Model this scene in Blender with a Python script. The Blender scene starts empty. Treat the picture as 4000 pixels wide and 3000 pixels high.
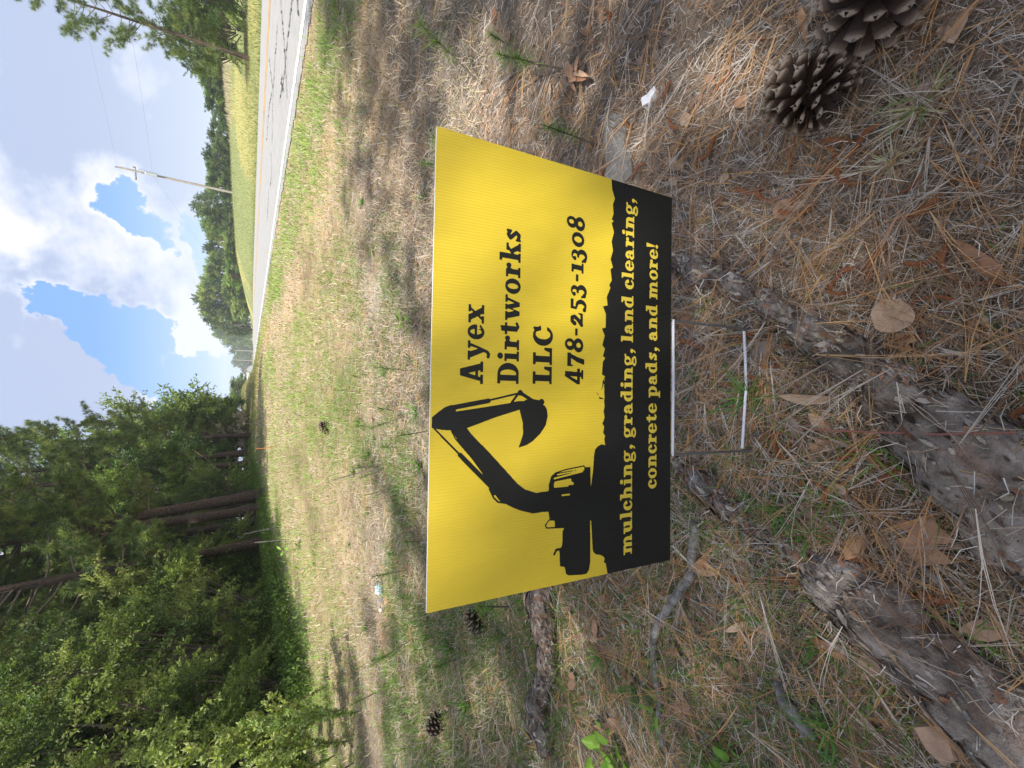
import bpy, math, random
import numpy as np
from mathutils import Vector, Matrix
random.seed(11)
rng = np.random.default_rng(11)
R = math.radians
sc = bpy.context.scene
col = sc.collection

# ------------------------------------------------------------------ camera
EYE, FPX, PITCH = 0.79, 1565.0, R(34.2)      # phone held upright, picture stored sideways
cs, sn = math.cos(PITCH), math.sin(PITCH)
cam = bpy.data.cameras.new('camera'); cam.sensor_fit = 'HORIZONTAL'; cam.sensor_width = 36
cam.lens = FPX / 4000 * 36; cam.clip_start = 0.02; cam.clip_end = 6000
co = bpy.data.objects.new('camera', cam); col.objects.link(co)
fwd = Vector((0, cs, -sn)); dwn = Vector((0, -sn, -cs)); rgt = Vector((1, 0, 0))
m = Matrix.Identity(4)
for i in range(3):
    m[i][0] = dwn[i]; m[i][1] = rgt[i]; m[i][2] = -fwd[i]
m.translation = (0, 0, EYE)
co.matrix_world = m
sc.camera = co

# ------------------------------------------------------------------ light
sc.view_settings.view_transform = 'Standard'; sc.view_settings.look = 'None'
sc.view_settings.gamma = 1; sc.view_settings.use_curve_mapping = False
sc.view_settings.exposure = 1.85
SUN_DIR = Vector((-0.30, -0.36, 0.88)).normalized()      # towards the sun
SUN_EL = math.asin(SUN_DIR.z); SUN_AZ = math.atan2(SUN_DIR.x, SUN_DIR.y)
sun = bpy.data.lights.new('sun', 'SUN'); sun.energy = 2.3; sun.angle = R(0.53); sun.color = (1, .95, .86)
so = bpy.data.objects.new('sun', sun); col.objects.link(so)
so.rotation_euler = SUN_DIR.to_track_quat('Z', 'Y').to_euler(); so.location = (0, 0, 40)

def ray(U, V):
    """world direction of a spot of the photograph (upright, 3000 x 4000)"""
    yd = V - 2000.0
    return np.array([U - 1500.0, FPX * cs - yd * sn, -(FPX * sn + yd * cs)])

class NT:
    def __init__(s, tree): s.t = tree; s.t.nodes.clear()
    def n(s, kind, _sets=None, **kw):
        nd = s.t.nodes.new(kind)
        for k, v in kw.items():
            if hasattr(nd, k): setattr(nd, k, v)
        for k, v in (_sets or {}).items():
            if isinstance(v, bpy.types.NodeSocket): s.t.links.new(v, nd.inputs[k])
            else: nd.inputs[k].default_value = v
        return nd
    def math(s, op, a, b=0.0, c=None, clamp=False):
        d = {0: a, 1: b}
        if c is not None: d[2] = c
        return s.n('ShaderNodeMath', d, operation=op, use_clamp=clamp).outputs[0]
    def mix(s, f, a, b, mode='MIX'):
        nd = s.n('ShaderNodeMix', data_type='RGBA', blend_type=mode)
        for i, v in ((0, f), (6, a), (7, b)):
            if isinstance(v, bpy.types.NodeSocket): s.t.links.new(v, nd.inputs[i])
            elif i == 0: nd.inputs[0].default_value = v
            else: nd.inputs[i].default_value = tuple(v) + (1,) if len(v) == 3 else v
        return nd.outputs[2]
    def ramp(s, fac, stops):
        nd = s.n('ShaderNodeValToRGB', {0: fac}); cr = nd.color_ramp
        while len(cr.elements) < len(stops): cr.elements.new(.5)
        for e, (p, c) in zip(cr.elements, stops):
            e.position = p; e.color = tuple(c) + (1,) if not isinstance(c, (int, float)) else (c, c, c, 1)
        return nd.outputs[0]
    def link(s, a, b): s.t.links.new(a, b)

# sky: Nishita blue with procedural cumulus in world directions
w = bpy.data.worlds.new('World'); sc.world = w; w.use_nodes = True
T = NT(w.node_tree)
tc = T.n('ShaderNodeTexCoord').outputs['Generated']
sky = T.n('ShaderNodeTexSky', sky_type='NISHITA', sun_disc=False, sun_elevation=SUN_EL, sun_rotation=SUN_AZ,
          altitude=100, air_density=1.0, dust_density=1.2, ozone_density=1.5)
def nz(vec, scale, detail, rough, dist=0.0):
    return T.n('ShaderNodeTexNoise', {'Vector': vec, 'Scale': scale, 'Detail': detail, 'Roughness': rough, 'Distortion': dist})
sep = T.n('ShaderNodeSeparateXYZ', {0: tc})
# flatten clouds towards the horizon: divide by (z + .22)
den = T.math('ADD', T.math('MAXIMUM', sep.outputs[2], 0.0), 0.25)
pl = T.n('ShaderNodeCombineXYZ', {0: T.math('DIVIDE', sep.outputs[0], den), 1: T.math('DIVIDE', sep.outputs[1], den), 2: T.math('MULTIPLY', sep.outputs[2], 2.0)}).outputs[0]
warp = nz(tc, 7.0, 7, .62)
wv = T.n('ShaderNodeVectorMath', {0: T.n('ShaderNodeVectorMath', {0: warp.outputs['Color'], 1: (.5, .5, .5)}, operation='SUBTRACT').outputs[0], 'Scale': .24}, operation='SCALE').outputs[0]
dn = T.n('ShaderNodeVectorMath', {0: T.n('ShaderNodeVectorMath', {0: tc, 1: wv}, operation='ADD').outputs[0]}, operation='NORMALIZE').outputs[0]
def cap(U, V, rpx, weight, vec=None):
    d = ray(U, V); d = d / np.linalg.norm(d)
    ang = math.atan(rpx / FPX / 1.3)
    dot = T.n('ShaderNodeVectorMath', {0: vec or dn, 1: tuple(d)}, operation='DOT_PRODUCT').outputs['Value']
    k = T.n('ShaderNodeMapRange', {0: dot, 1: math.cos(ang * 1.35), 2: math.cos(ang * .45), 3: 0.0, 4: weight}, interpolation_type='SMOOTHSTEP')
    return k.outputs[0]
def add_all(lst):
    s_ = lst[0]
    for x in lst[1:]: s_ = T.math('ADD', s_, x)
    return s_
big = nz(pl, 1.15, 8, .58).outputs[0]
# holes of blue
holes = add_all([cap(*a) for a in (
    (2230, 60, 150, .55), (2040, 30, 110, .5), (2290, 455, 95, .62), (2190, 490, 85, .6), (2100, 560, 60, .25), (1980, 470, 70, .2),
    (1880, 190, 75, .5), (1850, 310, 105, .66), (1745, 410, 110, .66), (1680, 520, 85, .5), (1590, 620, 115, .6), (1500, 730, 120, .5), (1620, 470, 90, .45),
    (1450, 850, 130, .4), (1000, 250, 120, .4), (1600, 900, 90, .15), (1950, 760, 220, .45), (2150, 700, 150, .25), (2600, 700, 160, .25))])
fill = add_all([cap(*a) for a in (
    (1650, 120, 420, .6), (1400, 250, 300, .5), (2150, 280, 250, .5), (1680, 690, 170, .25), (2700, 400, 700, .5), (1900, 620, 180, .35), (2450, 120, 350, .35))])
fine = nz(tc, 22.0, 6, .65).outputs[0]
dens = T.math('SUBTRACT', T.math('ADD', T.math('MULTIPLY', T.math('SUBTRACT', fine, .5), .16), T.math('ADD', T.math('ADD', big, T.math('MULTIPLY', warp.outputs[0], .22)), T.math('MULTIPLY', fill, .48))), T.math('MULTIPLY', holes, .72))
mask = T.n('ShaderNodeMapRange', {0: dens, 1: .50, 2: .61, 3: 0.0, 4: 1.0}, interpolation_type='SMOOTHSTEP').outputs[0]
# cloud shading: bright rims, blue grey bellies
an = T.n('ShaderNodeVectorMath', {0: tc, 1: (1.0, 1.0, 2.4)}, operation='MULTIPLY').outputs[0]
bel = T.math('ADD', T.math('MULTIPLY', nz(an, 3.4, 10, .6, .35).outputs[0], 3.2), -1.35)
det = nz(tc, 16.0, 6, .6).outputs[0]
grey = add_all([cap(*a, vec=tc) for a in ((1500, 170, 380, .55), (1750, 100, 330, .4), (2700, 330, 420, .5), (2400, 330, 220, .3), (2900, 560, 350, .35), (2000, 640, 200, .15))])
white = add_all([cap(*a, vec=tc) for a in ((2180, 150, 220, .5), (2080, 260, 150, .4), (1730, 620, 150, .5), (1640, 760, 120, .4), (1850, 480, 150, .3), (2420, 80, 150, .3), (2250, 480, 90, .3))])
sh = T.math('ADD', T.math('MULTIPLY', bel, 1.0), T.math('MULTIPLY', T.n('ShaderNodeMapRange', {0: dens, 1: .6, 2: 1.05, 3: 0.0, 4: .5}).outputs[0], 1.0))
sh = T.math('SUBTRACT', T.math('ADD', sh, T.math('MULTIPLY', grey, .6)), T.math('ADD', T.math('MULTIPLY', white, .45), T.math('MULTIPLY', T.math('SUBTRACT', det, .40), 1.5)))
ccol = T.ramp(sh, [(.0, (4.75, 4.8, 5.1)), (.25, (4.25, 4.4, 5.0)), (.50, (3.5, 3.85, 4.8)), (.85, (2.55, 3.0, 4.15))])
skyc = T.mix(1.0, sky.outputs[0], (.62, .80, 1.0), 'MULTIPLY')
skyc = T.mix(.85, skyc, (1.35, 2.55, 5.0))       # summer haze lifts the blue
hz = T.n('ShaderNodeMapRange', {0: sep.outputs[2], 1: 0.0, 2: .22, 3: .75, 4: 0.0}, interpolation_type='SMOOTHSTEP').outputs[0]
skyc = T.mix(hz, skyc, (3.4, 4.2, 5.6))
fin = T.mix(mask, skyc, T.mix(T.math('MULTIPLY', hz, .6), ccol, (3.9, 4.4, 5.5)))
low = T.n('ShaderNodeMapRange', {0: sep.outputs[2], 1: -.12, 2: -.02, 3: 0.0, 4: 1.0}).outputs[0]
fin = T.mix(low, (1.0, 1.0, .9), fin)
bg = T.n('ShaderNodeBackground', {0: fin, 1: 0.059})
T.link(bg.outputs[0], T.n('ShaderNodeOutputWorld').inputs[0])
w.cycles.sampling_method = 'MANUAL'; w.cycles.sample_map_resolution = 512
sc.cycles.max_bounces = 6; sc.cycles.diffuse_bounces = 3; sc.cycles.transparent_max_bounces = 8

# ------------------------------------------------------------------ helpers
def tag(o, label=None, cat=None, group=None, kind=None):
    if label: o['label'] = label
    if cat: o['category'] = cat
    if group: o['group'] = group
    if kind: o['kind'] = kind
    return o

def mk(name, V, Fs, mat, C=None, smooth=False, mids=None):
    """mesh from numpy: V (n,3); Fs list of (k,3|4) index arrays"""
    me = bpy.data.meshes.new(name)
    V = np.asarray(V, np.float32); Fs = [np.asarray(f, np.int32) for f in Fs if len(f)]
    me.vertices.add(len(V)); me.vertices.foreach_set('co', V.ravel())
    nl = sum(f.size for f in Fs); npol = sum(len(f) for f in Fs)
    me.loops.add(nl); me.loops.foreach_set('vertex_index', np.concatenate([f.ravel() for f in Fs]))
    me.polygons.add(npol)
    tot = np.concatenate([np.full(len(f), f.shape[1], np.int32) for f in Fs])
    me.polygons.foreach_set('loop_start', np.concatenate([[0], np.cumsum(tot)[:-1]]).astype(np.int32))
    me.polygons.foreach_set('use_smooth', np.full(npol, smooth))
    for q in (mat if isinstance(mat, (list, tuple)) else [mat]): me.materials.append(q)
    if mids is not None: me.polygons.foreach_set('material_index', np.asarray(mids, np.int32))
    if C is not None:
        C = np.asarray(C, np.float32)
        if C.shape[1] == 3: C = np.concatenate([C, np.ones((len(C), 1), np.float32)], 1)
        a = me.color_attributes.new('Col', 'FLOAT_COLOR', 'POINT'); a.data.foreach_set('color', C.ravel())
    me.update(calc_edges=True)
    return me

def ob(name, me, parent=None, loc=None, rot=None, scale=None, label=None, cat=None, group=None, kind=None):
    o = bpy.data.objects.new(name, me); col.objects.link(o)
    if parent: o.parent = parent
    if loc is not None: o.location = [float(a) for a in loc]
    if rot is not None: o.rotation_euler = rot
    if scale is not None: o.scale = (scale,) * 3 if isinstance(scale, (int, float)) else scale
    return tag(o, label, cat, group, kind)

def empty(name, loc, rz=0, scale=1.0, **k):
    o = ob(name, None, loc=loc, scale=scale, **k); o.rotation_euler = (0, 0, rz); return o

class MB:
    def __init__(s): s.V = []; s.C = []; s.F = {3: [], 4: []}; s.n = 0
    def add(s, V, F, C=(1, 1, 1)):
        V = np.asarray(V, float); F = np.asarray(F, int)
        s.V.append(V); C = np.asarray(C, float)
        s.C.append(np.tile(C, (len(V), 1)) if C.ndim == 1 else C)
        s.F[F.shape[1]].append(F + s.n); s.n += len(V)
    def mesh(s, name, mat, smooth=False):
        return mk(name, np.concatenate(s.V), [np.concatenate(f) for f in s.F.values() if f], mat, np.concatenate(s.C), smooth)

def frame(d):
    d = d / (np.linalg.norm(d) + 1e-9)
    a = np.array([0, 0, 1.]) if abs(d[2]) < .9 else np.array([1., 0, 0])
    u = np.cross(a, d); u /= np.linalg.norm(u); return u, np.cross(d, u)

def tube(mb, pts, rad, n=8, c=(1, 1, 1), cap_=True, jit=0.0, flat=1.0):
    pts = np.asarray(pts, float); k = len(pts); rad = np.broadcast_to(rad, k)
    tg = np.gradient(pts, axis=0); V = []
    u, v = frame(tg[0])
    for i in range(k):
        d = tg[i] / (np.linalg.norm(tg[i]) + 1e-9)
        u = u - d * (u @ d); u /= np.linalg.norm(u) + 1e-9; v = np.cross(d, u)
        a = np.arange(n) * 2 * math.pi / n
        rr = rad[i] * (1 + jit * rng.uniform(-1, 1, n))
        V.append(pts[i] + np.outer(np.cos(a) * rr, u) + np.outer(np.sin(a) * rr * flat, v))
    V = np.concatenate(V); F = []
    i = np.arange(k - 1)[:, None] * n; j = np.arange(n)[None]; j2 = (j + 1) % n
    F = np.stack([i + j, i + j2, i + n + j2, i + n + j], -1).reshape(-1, 4)
    mb.add(V, F, c)
    if cap_:
        for e in (0, k - 1):
            b = len(V) and e * n
            cV = np.concatenate([V[b:b + n], pts[e:e + 1]])
            t = [[q, (q + 1) % n, n] if e else [(q + 1) % n, q, n] for q in range(n)]
            mb.add(cV, t, c)

def noise2(x, y, seed=0, octaves=3, scale=1.0):
    """smooth value noise, about 0..1"""
    r = np.random.default_rng(1000 + seed); L = r.random((64, 64)); out = 0; amp = 1; tot = 0
    x = np.asarray(x, float) * scale + 17.3; y = np.asarray(y, float) * scale + 5.1
    for o in range(octaves):
        xi = np.floor(x).astype(int); yi = np.floor(y).astype(int); fx = x - xi; fy = y - yi
        fx = fx * fx * (3 - 2 * fx); fy = fy * fy * (3 - 2 * fy)
        g = lambda a, b: L[a % 64, b % 64]
        out = out + amp * ((g(xi, yi) * (1 - fx) + g(xi + 1, yi) * fx) * (1 - fy) + (g(xi, yi + 1) * (1 - fx) + g(xi + 1, yi + 1) * fx) * fy)
        tot += amp; amp *= .5; x = x * 2.03 + 9.7; y = y * 2.03 + 3.3
    return out / tot

# ------------------------------------------------------------------ materials
def M(name, base=(1, 1, 1), rough=.8, attr=True, vary=.0, nscale=40, ncol=None, bump=0.0, bscale=80, trans=0.0, spec=.3, metal=0, ramp=None, objrand=None, voro=None):
    mt = bpy.data.materials.new(name); mt.use_nodes = True; t = NT(mt.node_tree)
    tcn = t.n('ShaderNodeTexCoord'); ocd = tcn.outputs['Object']
    c = t.n('ShaderNodeRGB'); c.outputs[0].default_value = tuple(base) + (1,); c = c.outputs[0]
    if attr: c = t.mix(1.0, c, t.n('ShaderNodeAttribute', attribute_name='Col').outputs[0], 'MULTIPLY')
    if objrand:
        r_ = t.n('ShaderNodeObjectInfo').outputs['Random']
        c = t.mix(1.0, c, t.ramp(r_, objrand), 'MULTIPLY')
    nzn = t.n('ShaderNodeTexNoise', {'Vector': ocd, 'Scale': nscale, 'Detail': 6, 'Roughness': .65}).outputs[0]
    if ramp: c = t.mix(1.0, c, t.ramp(nzn, ramp), 'MULTIPLY')
    if vary: c = t.mix(1.0, c, t.ramp(nzn, [(.3, (1 - vary,) * 3), (.7, (1 + vary,) * 3)]), 'MULTIPLY')
    h = None
    if voro:
        vs, vc = voro
        v2 = t.n('ShaderNodeTexVoronoi', {'Vector': t.n('ShaderNodeVectorMath', {0: ocd, 1: t.n('ShaderNodeVectorMath', {0: t.n('ShaderNodeTexNoise', {'Vector': ocd, 'Scale': vs * 1.5, 'Detail': 3}).outputs['Color'], 'Scale': .6 / vs}, operation='SCALE').outputs[0]}, operation='ADD').outputs[0], 'Scale': vs}, feature='DISTANCE_TO_EDGE').outputs[0]
        vm = t.ramp(v2, [(.0, vc), (.09, (1, 1, 1))])
        c = t.mix(1.0, c, vm, 'MULTIPLY'); h = t.math('MINIMUM', v2, .2)
    kw = {'Base Color': c, 'Roughness': rough, 'Metallic': metal, 'Specular IOR Level': spec}
    if bump:
        b = t.n('ShaderNodeTexNoise', {'Vector': ocd, 'Scale': bscale, 'Detail': 5, 'Roughness': .7}).outputs[0]
        if h is not None: b = t.math('ADD', b, t.math('MULTIPLY', h, 4.0))
        kw['Normal'] = t.n('ShaderNodeBump', {'Height': b, 'Strength': min(1, bump * 1.0), 'Distance': .012 * max(1, bump)}).outputs[0]
    p = t.n('ShaderNodeBsdfPrincipled', kw); outp = p.outputs[0]
    if trans:
        tr = t.n('ShaderNodeBsdfTranslucent', {0: t.mix(1.0, c, (1.1, 1.25, .6), 'MULTIPLY')})
        outp = t.n('ShaderNodeMixShader', {0: trans, 1: outp, 2: tr.outputs[0]}).outputs[0]
    t.link(outp, t.n('ShaderNodeOutputMaterial').inputs[0])
    return mt

m_ground = M('ground_soil', (1, 1, 1), .95, nscale=9, bump=.9, bscale=55, ramp=[(.25, (.62, .60, .58)), (.5, (1, 1, 1)), (.75, (1.35, 1.3, 1.2))], spec=.1)
m_grass = M('grass', (1, 1, 1), .6, trans=.38, spec=.25)
m_dry = M('dry_litter', (1, 1, 1), .75, trans=.12, spec=.25)
m_leafg = M('green_leaves', (1, 1, 1), .5, trans=.35, spec=.35, objrand=[(0, (.8, .9, .8)), (.5, (1, 1, 1)), (1, (1.25, 1.1, 1.0))])
m_needle = M('pine_needles', (1, 1, 1), .55, trans=.22, spec=.3, objrand=[(0, (.85, .9, .9)), (1, (1.15, 1.08, 1))])
m_bark = M('pine_bark', (.115, .085, .068), .95, attr=False, nscale=14, ramp=[(.3, (.5, .48, .5)), (.5, (1, 1, 1)), (.7, (1.7, 1.6, 1.55))], bump=1, bscale=40, voro=(22, (.25, .22, .2)), spec=.1)
m_barkg = M('grey_bark', (.16, .13, .11), .95, attr=False, nscale=10, ramp=[(.3, (.6, .6, .6)), (.7, (1.4, 1.4, 1.4))], bump=1, bscale=30, spec=.1)
m_root = M('root_bark', (1, 1, 1), .9, nscale=22, ramp=[(.3, (.4, .36, .33)), (.47, (.9, .85, .8)), (.56, (1.3, 1.2, 1.1)), (.68, (1.9, 1.85, 1.8))], bump=1.8, bscale=45, spec=.15)
m_leaf = M('dead_leaf', (1, 1, 1), .6, attr=False, nscale=60, vary=.22, bump=.25, bscale=150, trans=.1,
           objrand=[(0, (.27, .13, .07)), (.25, (.44, .26, .15)), (.5, (.31, .18, .12)), (.75, (.50, .35, .24)), (1, (.25, .195, .17))])
m_catkin = M('rust_catkin', (.34, .130, .055), .85, attr=False, nscale=200, vary=.4, bump=.8, bscale=500)
m_scale = M('cone_scale', (1, 1, 1), .75, nscale=150, vary=.25, bump=.3, bscale=300)
m_core = M('cone_core', (.035, .022, .015), .9, attr=False)
m_stick = M('lichen_stick', (.27, .255, .24), .9, attr=False, nscale=60, ramp=[(.35, (.35, .32, .3)), (.55, (1, 1, 1)), (.7, (1.6, 1.6, 1.6))], bump=.9, bscale=120)
m_rock = M('concrete_rock', (.22, .205, .185), .9, attr=False, nscale=90, vary=.35, bump=.7, bscale=160)
m_yellow = M('yellow_plastic', (.86, .63, .05), .38, attr=False, nscale=3, vary=.04, spec=.45)
m_black = M('black_print', (.017, .018, .016), .42, attr=False, spec=.4)
m_ylet = M('yellow_print', (.88, .66, .08), .42, attr=False)
for _m, _st in ((m_yellow, .22), (m_black, .15)):
    _t = _m.node_tree; _p = [q for q in _t.nodes if q.type == 'BSDF_PRINCIPLED'][0]
    _c = _t.nodes.new('ShaderNodeTexCoord'); _w = _t.nodes.new('ShaderNodeTexWave'); _w.bands_direction = 'X'; _w.inputs['Scale'].default_value = 78; _w.inputs['Distortion'].default_value = .3
    _n = _t.nodes.new('ShaderNodeTexNoise'); _n.inputs['Scale'].default_value = 7; _n.inputs['Detail'].default_value = 4
    _a = _t.nodes.new('ShaderNodeMath'); _a.operation = 'MULTIPLY_ADD'; _a.inputs[1].default_value = 9.0
    _b = _t.nodes.new('ShaderNodeBump'); _b.inputs['Strength'].default_value = _st; _b.inputs['Distance'].default_value = .0012
    _t.links.new(_c.outputs['Object'], _w.inputs[0]); _t.links.new(_c.outputs['Object'], _n.inputs[0]); _t.links.new(_n.outputs[0], _a.inputs[0]); _t.links.new(_w.outputs[1], _a.inputs[2]); _t.links.new(_a.outputs[0], _b.inputs['Height']); _t.links.new(_b.outputs[0], _p.inputs['Normal'])
    _r = _t.nodes.new('ShaderNodeMapRange'); _r.inputs[1].default_value = .3; _r.inputs[2].default_value = .7; _r.inputs[3].default_value = .32; _r.inputs[4].default_value = .58; _t.links.new(_n.outputs[0], _r.inputs[0]); _t.links.new(_r.outputs[0], _p.inputs['Roughness'])
m_core_w = M('white_core', (.72, .72, .74), .5, attr=False)
m_wire = M('galvanised_wire', (.30, .30, .31), .35, attr=False, metal=.8, nscale=300, vary=.3)
m_wire_glint = M('wire_painted_glint', (.70, .70, .74), .3, attr=False)  # pale non-metal tone: sky reflection on the rungs put into the colour
m_paper = M('white_paper', (.66, .66, .70), .7, attr=False)
m_asph = M('asphalt', (.29, .285, .28), .95, attr=False, nscale=6, vary=.12, bump=.5, bscale=300, spec=.2)
m_white = M('road_white', (.66, .66, .63), .8, attr=False, nscale=5, vary=.15)
m_orange = M('road_yellow', (.55, .30, .07), .8, attr=False, nscale=4, vary=.3)
m_tar = M('tar', (.085, .085, .09), .7, attr=False)
m_pole = M('weathered_pole', (.34, .30, .26), .9, attr=False, nscale=4, vary=.2)
m_metal = M('grey_metal', (.42, .46, .48), .5, attr=False, metal=.3)
m_cable = M('power_cable', (.08, .08, .085), .6, attr=False)
m_glass = M('insulator', (.12, .09, .09), .3, attr=False)
m_roof = M('shingle_roof', (.20, .195, .21), .9, attr=False, nscale=8, vary=.2)
m_wall = M('house_wall', (.40, .42, .45), .8, attr=False)
m_whitep = M('white_paint', (.75, .75, .76), .6, attr=False)
m_petal = M('flower_petal', (.25, .16, .55), .6, attr=False)
m_clear = bpy.data.materials.new('clear_plastic'); m_clear.use_nodes = True
_t = NT(m_clear.node_tree)
_g = _t.n('ShaderNodeBsdfPrincipled', {'Base Color': (.85, .88, .90, 1), 'Roughness': .12, 'Transmission Weight': .92, 'IOR': 1.45})
_t.link(_g.outputs[0], _t.n('ShaderNodeOutputMaterial').inputs[0])

# ------------------------------------------------------------------ terrain
DX = .0192                                  # the road runs nearly straight away
def roadz(L, Y):
    z = np.interp(L, [2.6, 3.5, 6.9, 10.3, 11.2], [.335, .362, .492, .51, .48]) - .0166 * np.asarray(Y, float)
    return z - .00030 * np.maximum(0, np.asarray(Y, float) - 42) ** 2 * (np.asarray(Y) < 1e9) if np.ndim(Y) == 0 and Y < 120 else \
        z - np.where(np.asarray(Y) < 120, .00030 * np.maximum(0, np.asarray(Y, float) - 42) ** 2, .00030 * 78 ** 2 + .002 * (np.asarray(Y, float) - 120))
def cp(U, V, Y):
    d = ray(U, V); t = Y / d[1]; return (d[0] * t, Y, EYE + d[2] * t)
CP = [(0, 0, 0), (2, 0, 0), (-2, 0, 0), (0, -3, 0), (-4, -4, 0), (5, -4, .1), (0, 1.5, 0), (-1.5, 1.5, 0), (1.5, 1.5, .02), (0, 2.6, .03),
      (-3, 2.5, .04), (0, 5, .10), (0, 11, .17), (0, 20, .08), (-2.5, 8, .13), cp(1048, 1000, 20), cp(822, 1040, 14), cp(150, 1190, 5.5),
      cp(1421, 964, 42), cp(1300, 985, 30), cp(1540, 996, 34), (-25, 15, .5), (-20, -20, .2), (30, -20, .2), (-60, 60, .3),
      cp(2248, 908, 58), cp(2700, 893, 50), cp(3000, 890, 46), cp(1900, 944, 75), cp(1760, 972, 100), (60, 30, 1.6), (80, 100, 1.0), (30, 30, .75), (45, 60, 1.5),
      (18, 10, .45), (22, 30, .5), (16, 40, .1), (0, 300, -6.5), (100, 300, -5), (-60, 250, -4), (0, 150, -3.0), (40, 180, -3),
      (500, 500, -6), (-500, 500, -6), (500, -500, -6), (-500, -500, -6), (0, 900, -14), (300, 0, 0), (-300, 0, 0)]
CP = np.array(CP, float)
def _tps(r2): return np.where(r2 > 0, r2 * np.log(r2 + 1e-12) * .5, 0)
_n = len(CP); _S = CP[:, :2] / 100
_K = _tps(((_S[:, None] - _S[None]) ** 2).sum(-1)) + np.eye(_n) * 2e-5
_P = np.c_[np.ones(_n), _S]
_A = np.block([[_K, _P], [_P.T, np.zeros((3, 3))]])
_W = np.linalg.solve(_A, np.r_[CP[:, 2], 0, 0, 0])
def tz(x, y):
    x = np.asarray(x, float); y = np.asarray(y, float); sh_ = x.shape
    q = np.stack([x.ravel(), y.ravel()], 1) / 100; out = np.zeros(len(q))
    for a in range(0, len(q), 20000):
        s_ = q[a:a + 20000]
        out[a:a + 20000] = _tps(((s_[:, None] - _S[None]) ** 2).sum(-1)) @ _W[:_n] + _W[_n] + s_ @ _W[_n + 1:]
    z = out.reshape(sh_)
    L = x + DX * y
    dist = np.maximum(np.maximum(2.95 - L, L - 11.0), 0)
    fal = np.where(L < 7, 2.6, 7.0)
    wgt = np.clip(1 - dist / fal, 0, 1); wgt = wgt * wgt * (3 - 2 * wgt)
    rz_ = roadz(np.clip(L, 2.6, 11.2), y) - .008 - .025 * np.clip((L - 3.25) / .15, 0, 1)
    z = z * (1 - wgt) + rz_ * wgt
    nearw = np.exp(-((x / 6) ** 2 + (y / 6) ** 2)) * (1 - wgt)
    z = z - nearw * .022 + nearw * (.030 * (noise2(x, y, 3, 3, 1.6) - .5) + .012 * (noise2(x, y, 4, 2, 9) - .5))
    z = z + (1 - wgt) * (.06 * (noise2(x, y, 5, 2, .35) - .5)) * np.clip(np.hypot(x, y) / 6 - .4, 0, 1)
    return z
def hit(U, V):
    d = ray(U, V); z = 0.0
    for _ in range(40):
        t = (EYE - z) / -d[2]; z = .5 * z + .5 * float(tz(np.array([d[0] * t]), np.array([d[1] * t]))[0])
    t = (EYE - z) / -d[2]
    return np.array([d[0] * t, d[1] * t, z]), t * FPX          # point, depth along axis
def hx(x, y): return hit(3000 - y, x)                              # from coordinates of the stored picture

def green(x, y):
    """how green the ground cover is, 0..1"""
    x = np.asarray(x, float); y = np.asarray(y, float); L = x + DX * y
    n = noise2(L * 1.0, y * .45, 21, 3, 1.0)
    g = .25 + 1.1 * (n - .5)
    g = g + .55 * np.exp(-((L - 2.35) / .55) ** 2) * (y > 1.5)                    # strip by the asphalt
    g = g - .45 * np.exp(-((L - 1.45) / .35) ** 2) + .45 * np.exp(-((x + .35) / .9) ** 2 - ((y - 2.2) / .9) ** 2)
    g = g + np.where(x < -.2, .75, 0) * np.clip(-x * 1.2, 0, 1) * (y < 2.6)
    g = g - .5 * np.clip((x + .1) / .6, 0, 1) * (y < 2.2) + .30 * (y > 3) * (L < 3)
    g = g + .45 * np.exp(-((x + 3.6 + .02 * y) / 1.0) ** 2) * (y > 4)
    g = g + (L > 10.6) * .9
    g = g + .5 * (x < -3.2)
    return np.clip(g, 0, 1)

gx = np.sinh(np.linspace(-6.3, 6.3, 430)) ; gx = gx / gx[-1] * 600
gx = np.sign(gx) * np.abs(gx)
ty = np.linspace(-4.4, 6.9, 460); gy = np.sinh(ty); gy = gy / gy[-1] * 900 + 1.0
X, Y = np.meshgrid(gx, gy)
Z = tz(X, Y)
L_ = X + DX * Y
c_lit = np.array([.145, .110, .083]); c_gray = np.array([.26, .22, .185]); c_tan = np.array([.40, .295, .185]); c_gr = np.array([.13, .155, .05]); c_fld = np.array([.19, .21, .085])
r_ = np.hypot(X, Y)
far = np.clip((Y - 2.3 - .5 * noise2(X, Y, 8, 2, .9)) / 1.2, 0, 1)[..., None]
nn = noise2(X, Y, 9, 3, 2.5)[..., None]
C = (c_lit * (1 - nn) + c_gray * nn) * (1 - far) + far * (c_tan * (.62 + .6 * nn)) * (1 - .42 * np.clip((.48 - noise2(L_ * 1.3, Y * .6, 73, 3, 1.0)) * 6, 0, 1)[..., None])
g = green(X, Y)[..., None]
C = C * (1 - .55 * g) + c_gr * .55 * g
fl = (L_ > 11.0)[..., None]; fn = noise2(X, Y, 12, 3, .16)[..., None]
C = np.where(fl, c_fld * (.8 + .5 * fn) + np.array([.08, .03, 0]) * (fn > .6), C)
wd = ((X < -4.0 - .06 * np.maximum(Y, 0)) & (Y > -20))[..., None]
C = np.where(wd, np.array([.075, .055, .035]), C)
def spot(c, px, py, rx, ry, k=1.0):
    global C
    a = np.exp(-(((X - px) / rx) ** 2 + ((Y - py) / ry) ** 2) ** 2)[..., None] * k
    C = C * (1 - a) + np.array(c) * a
p_, _ = hx(1035, 1310); spot((.50, .25, .15), p_[0], p_[1], .5, 3.6, .8)         # orange clay by the road
p_, _ = hx(1450, 1160); spot((.36, .31, .27), p_[0], p_[1], .22, .30, .8)        # pale bare patch
p_, _ = hx(1500, 2420); spot((.48, .30, .17), p_[0], p_[1], .25, .12, .7)
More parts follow.
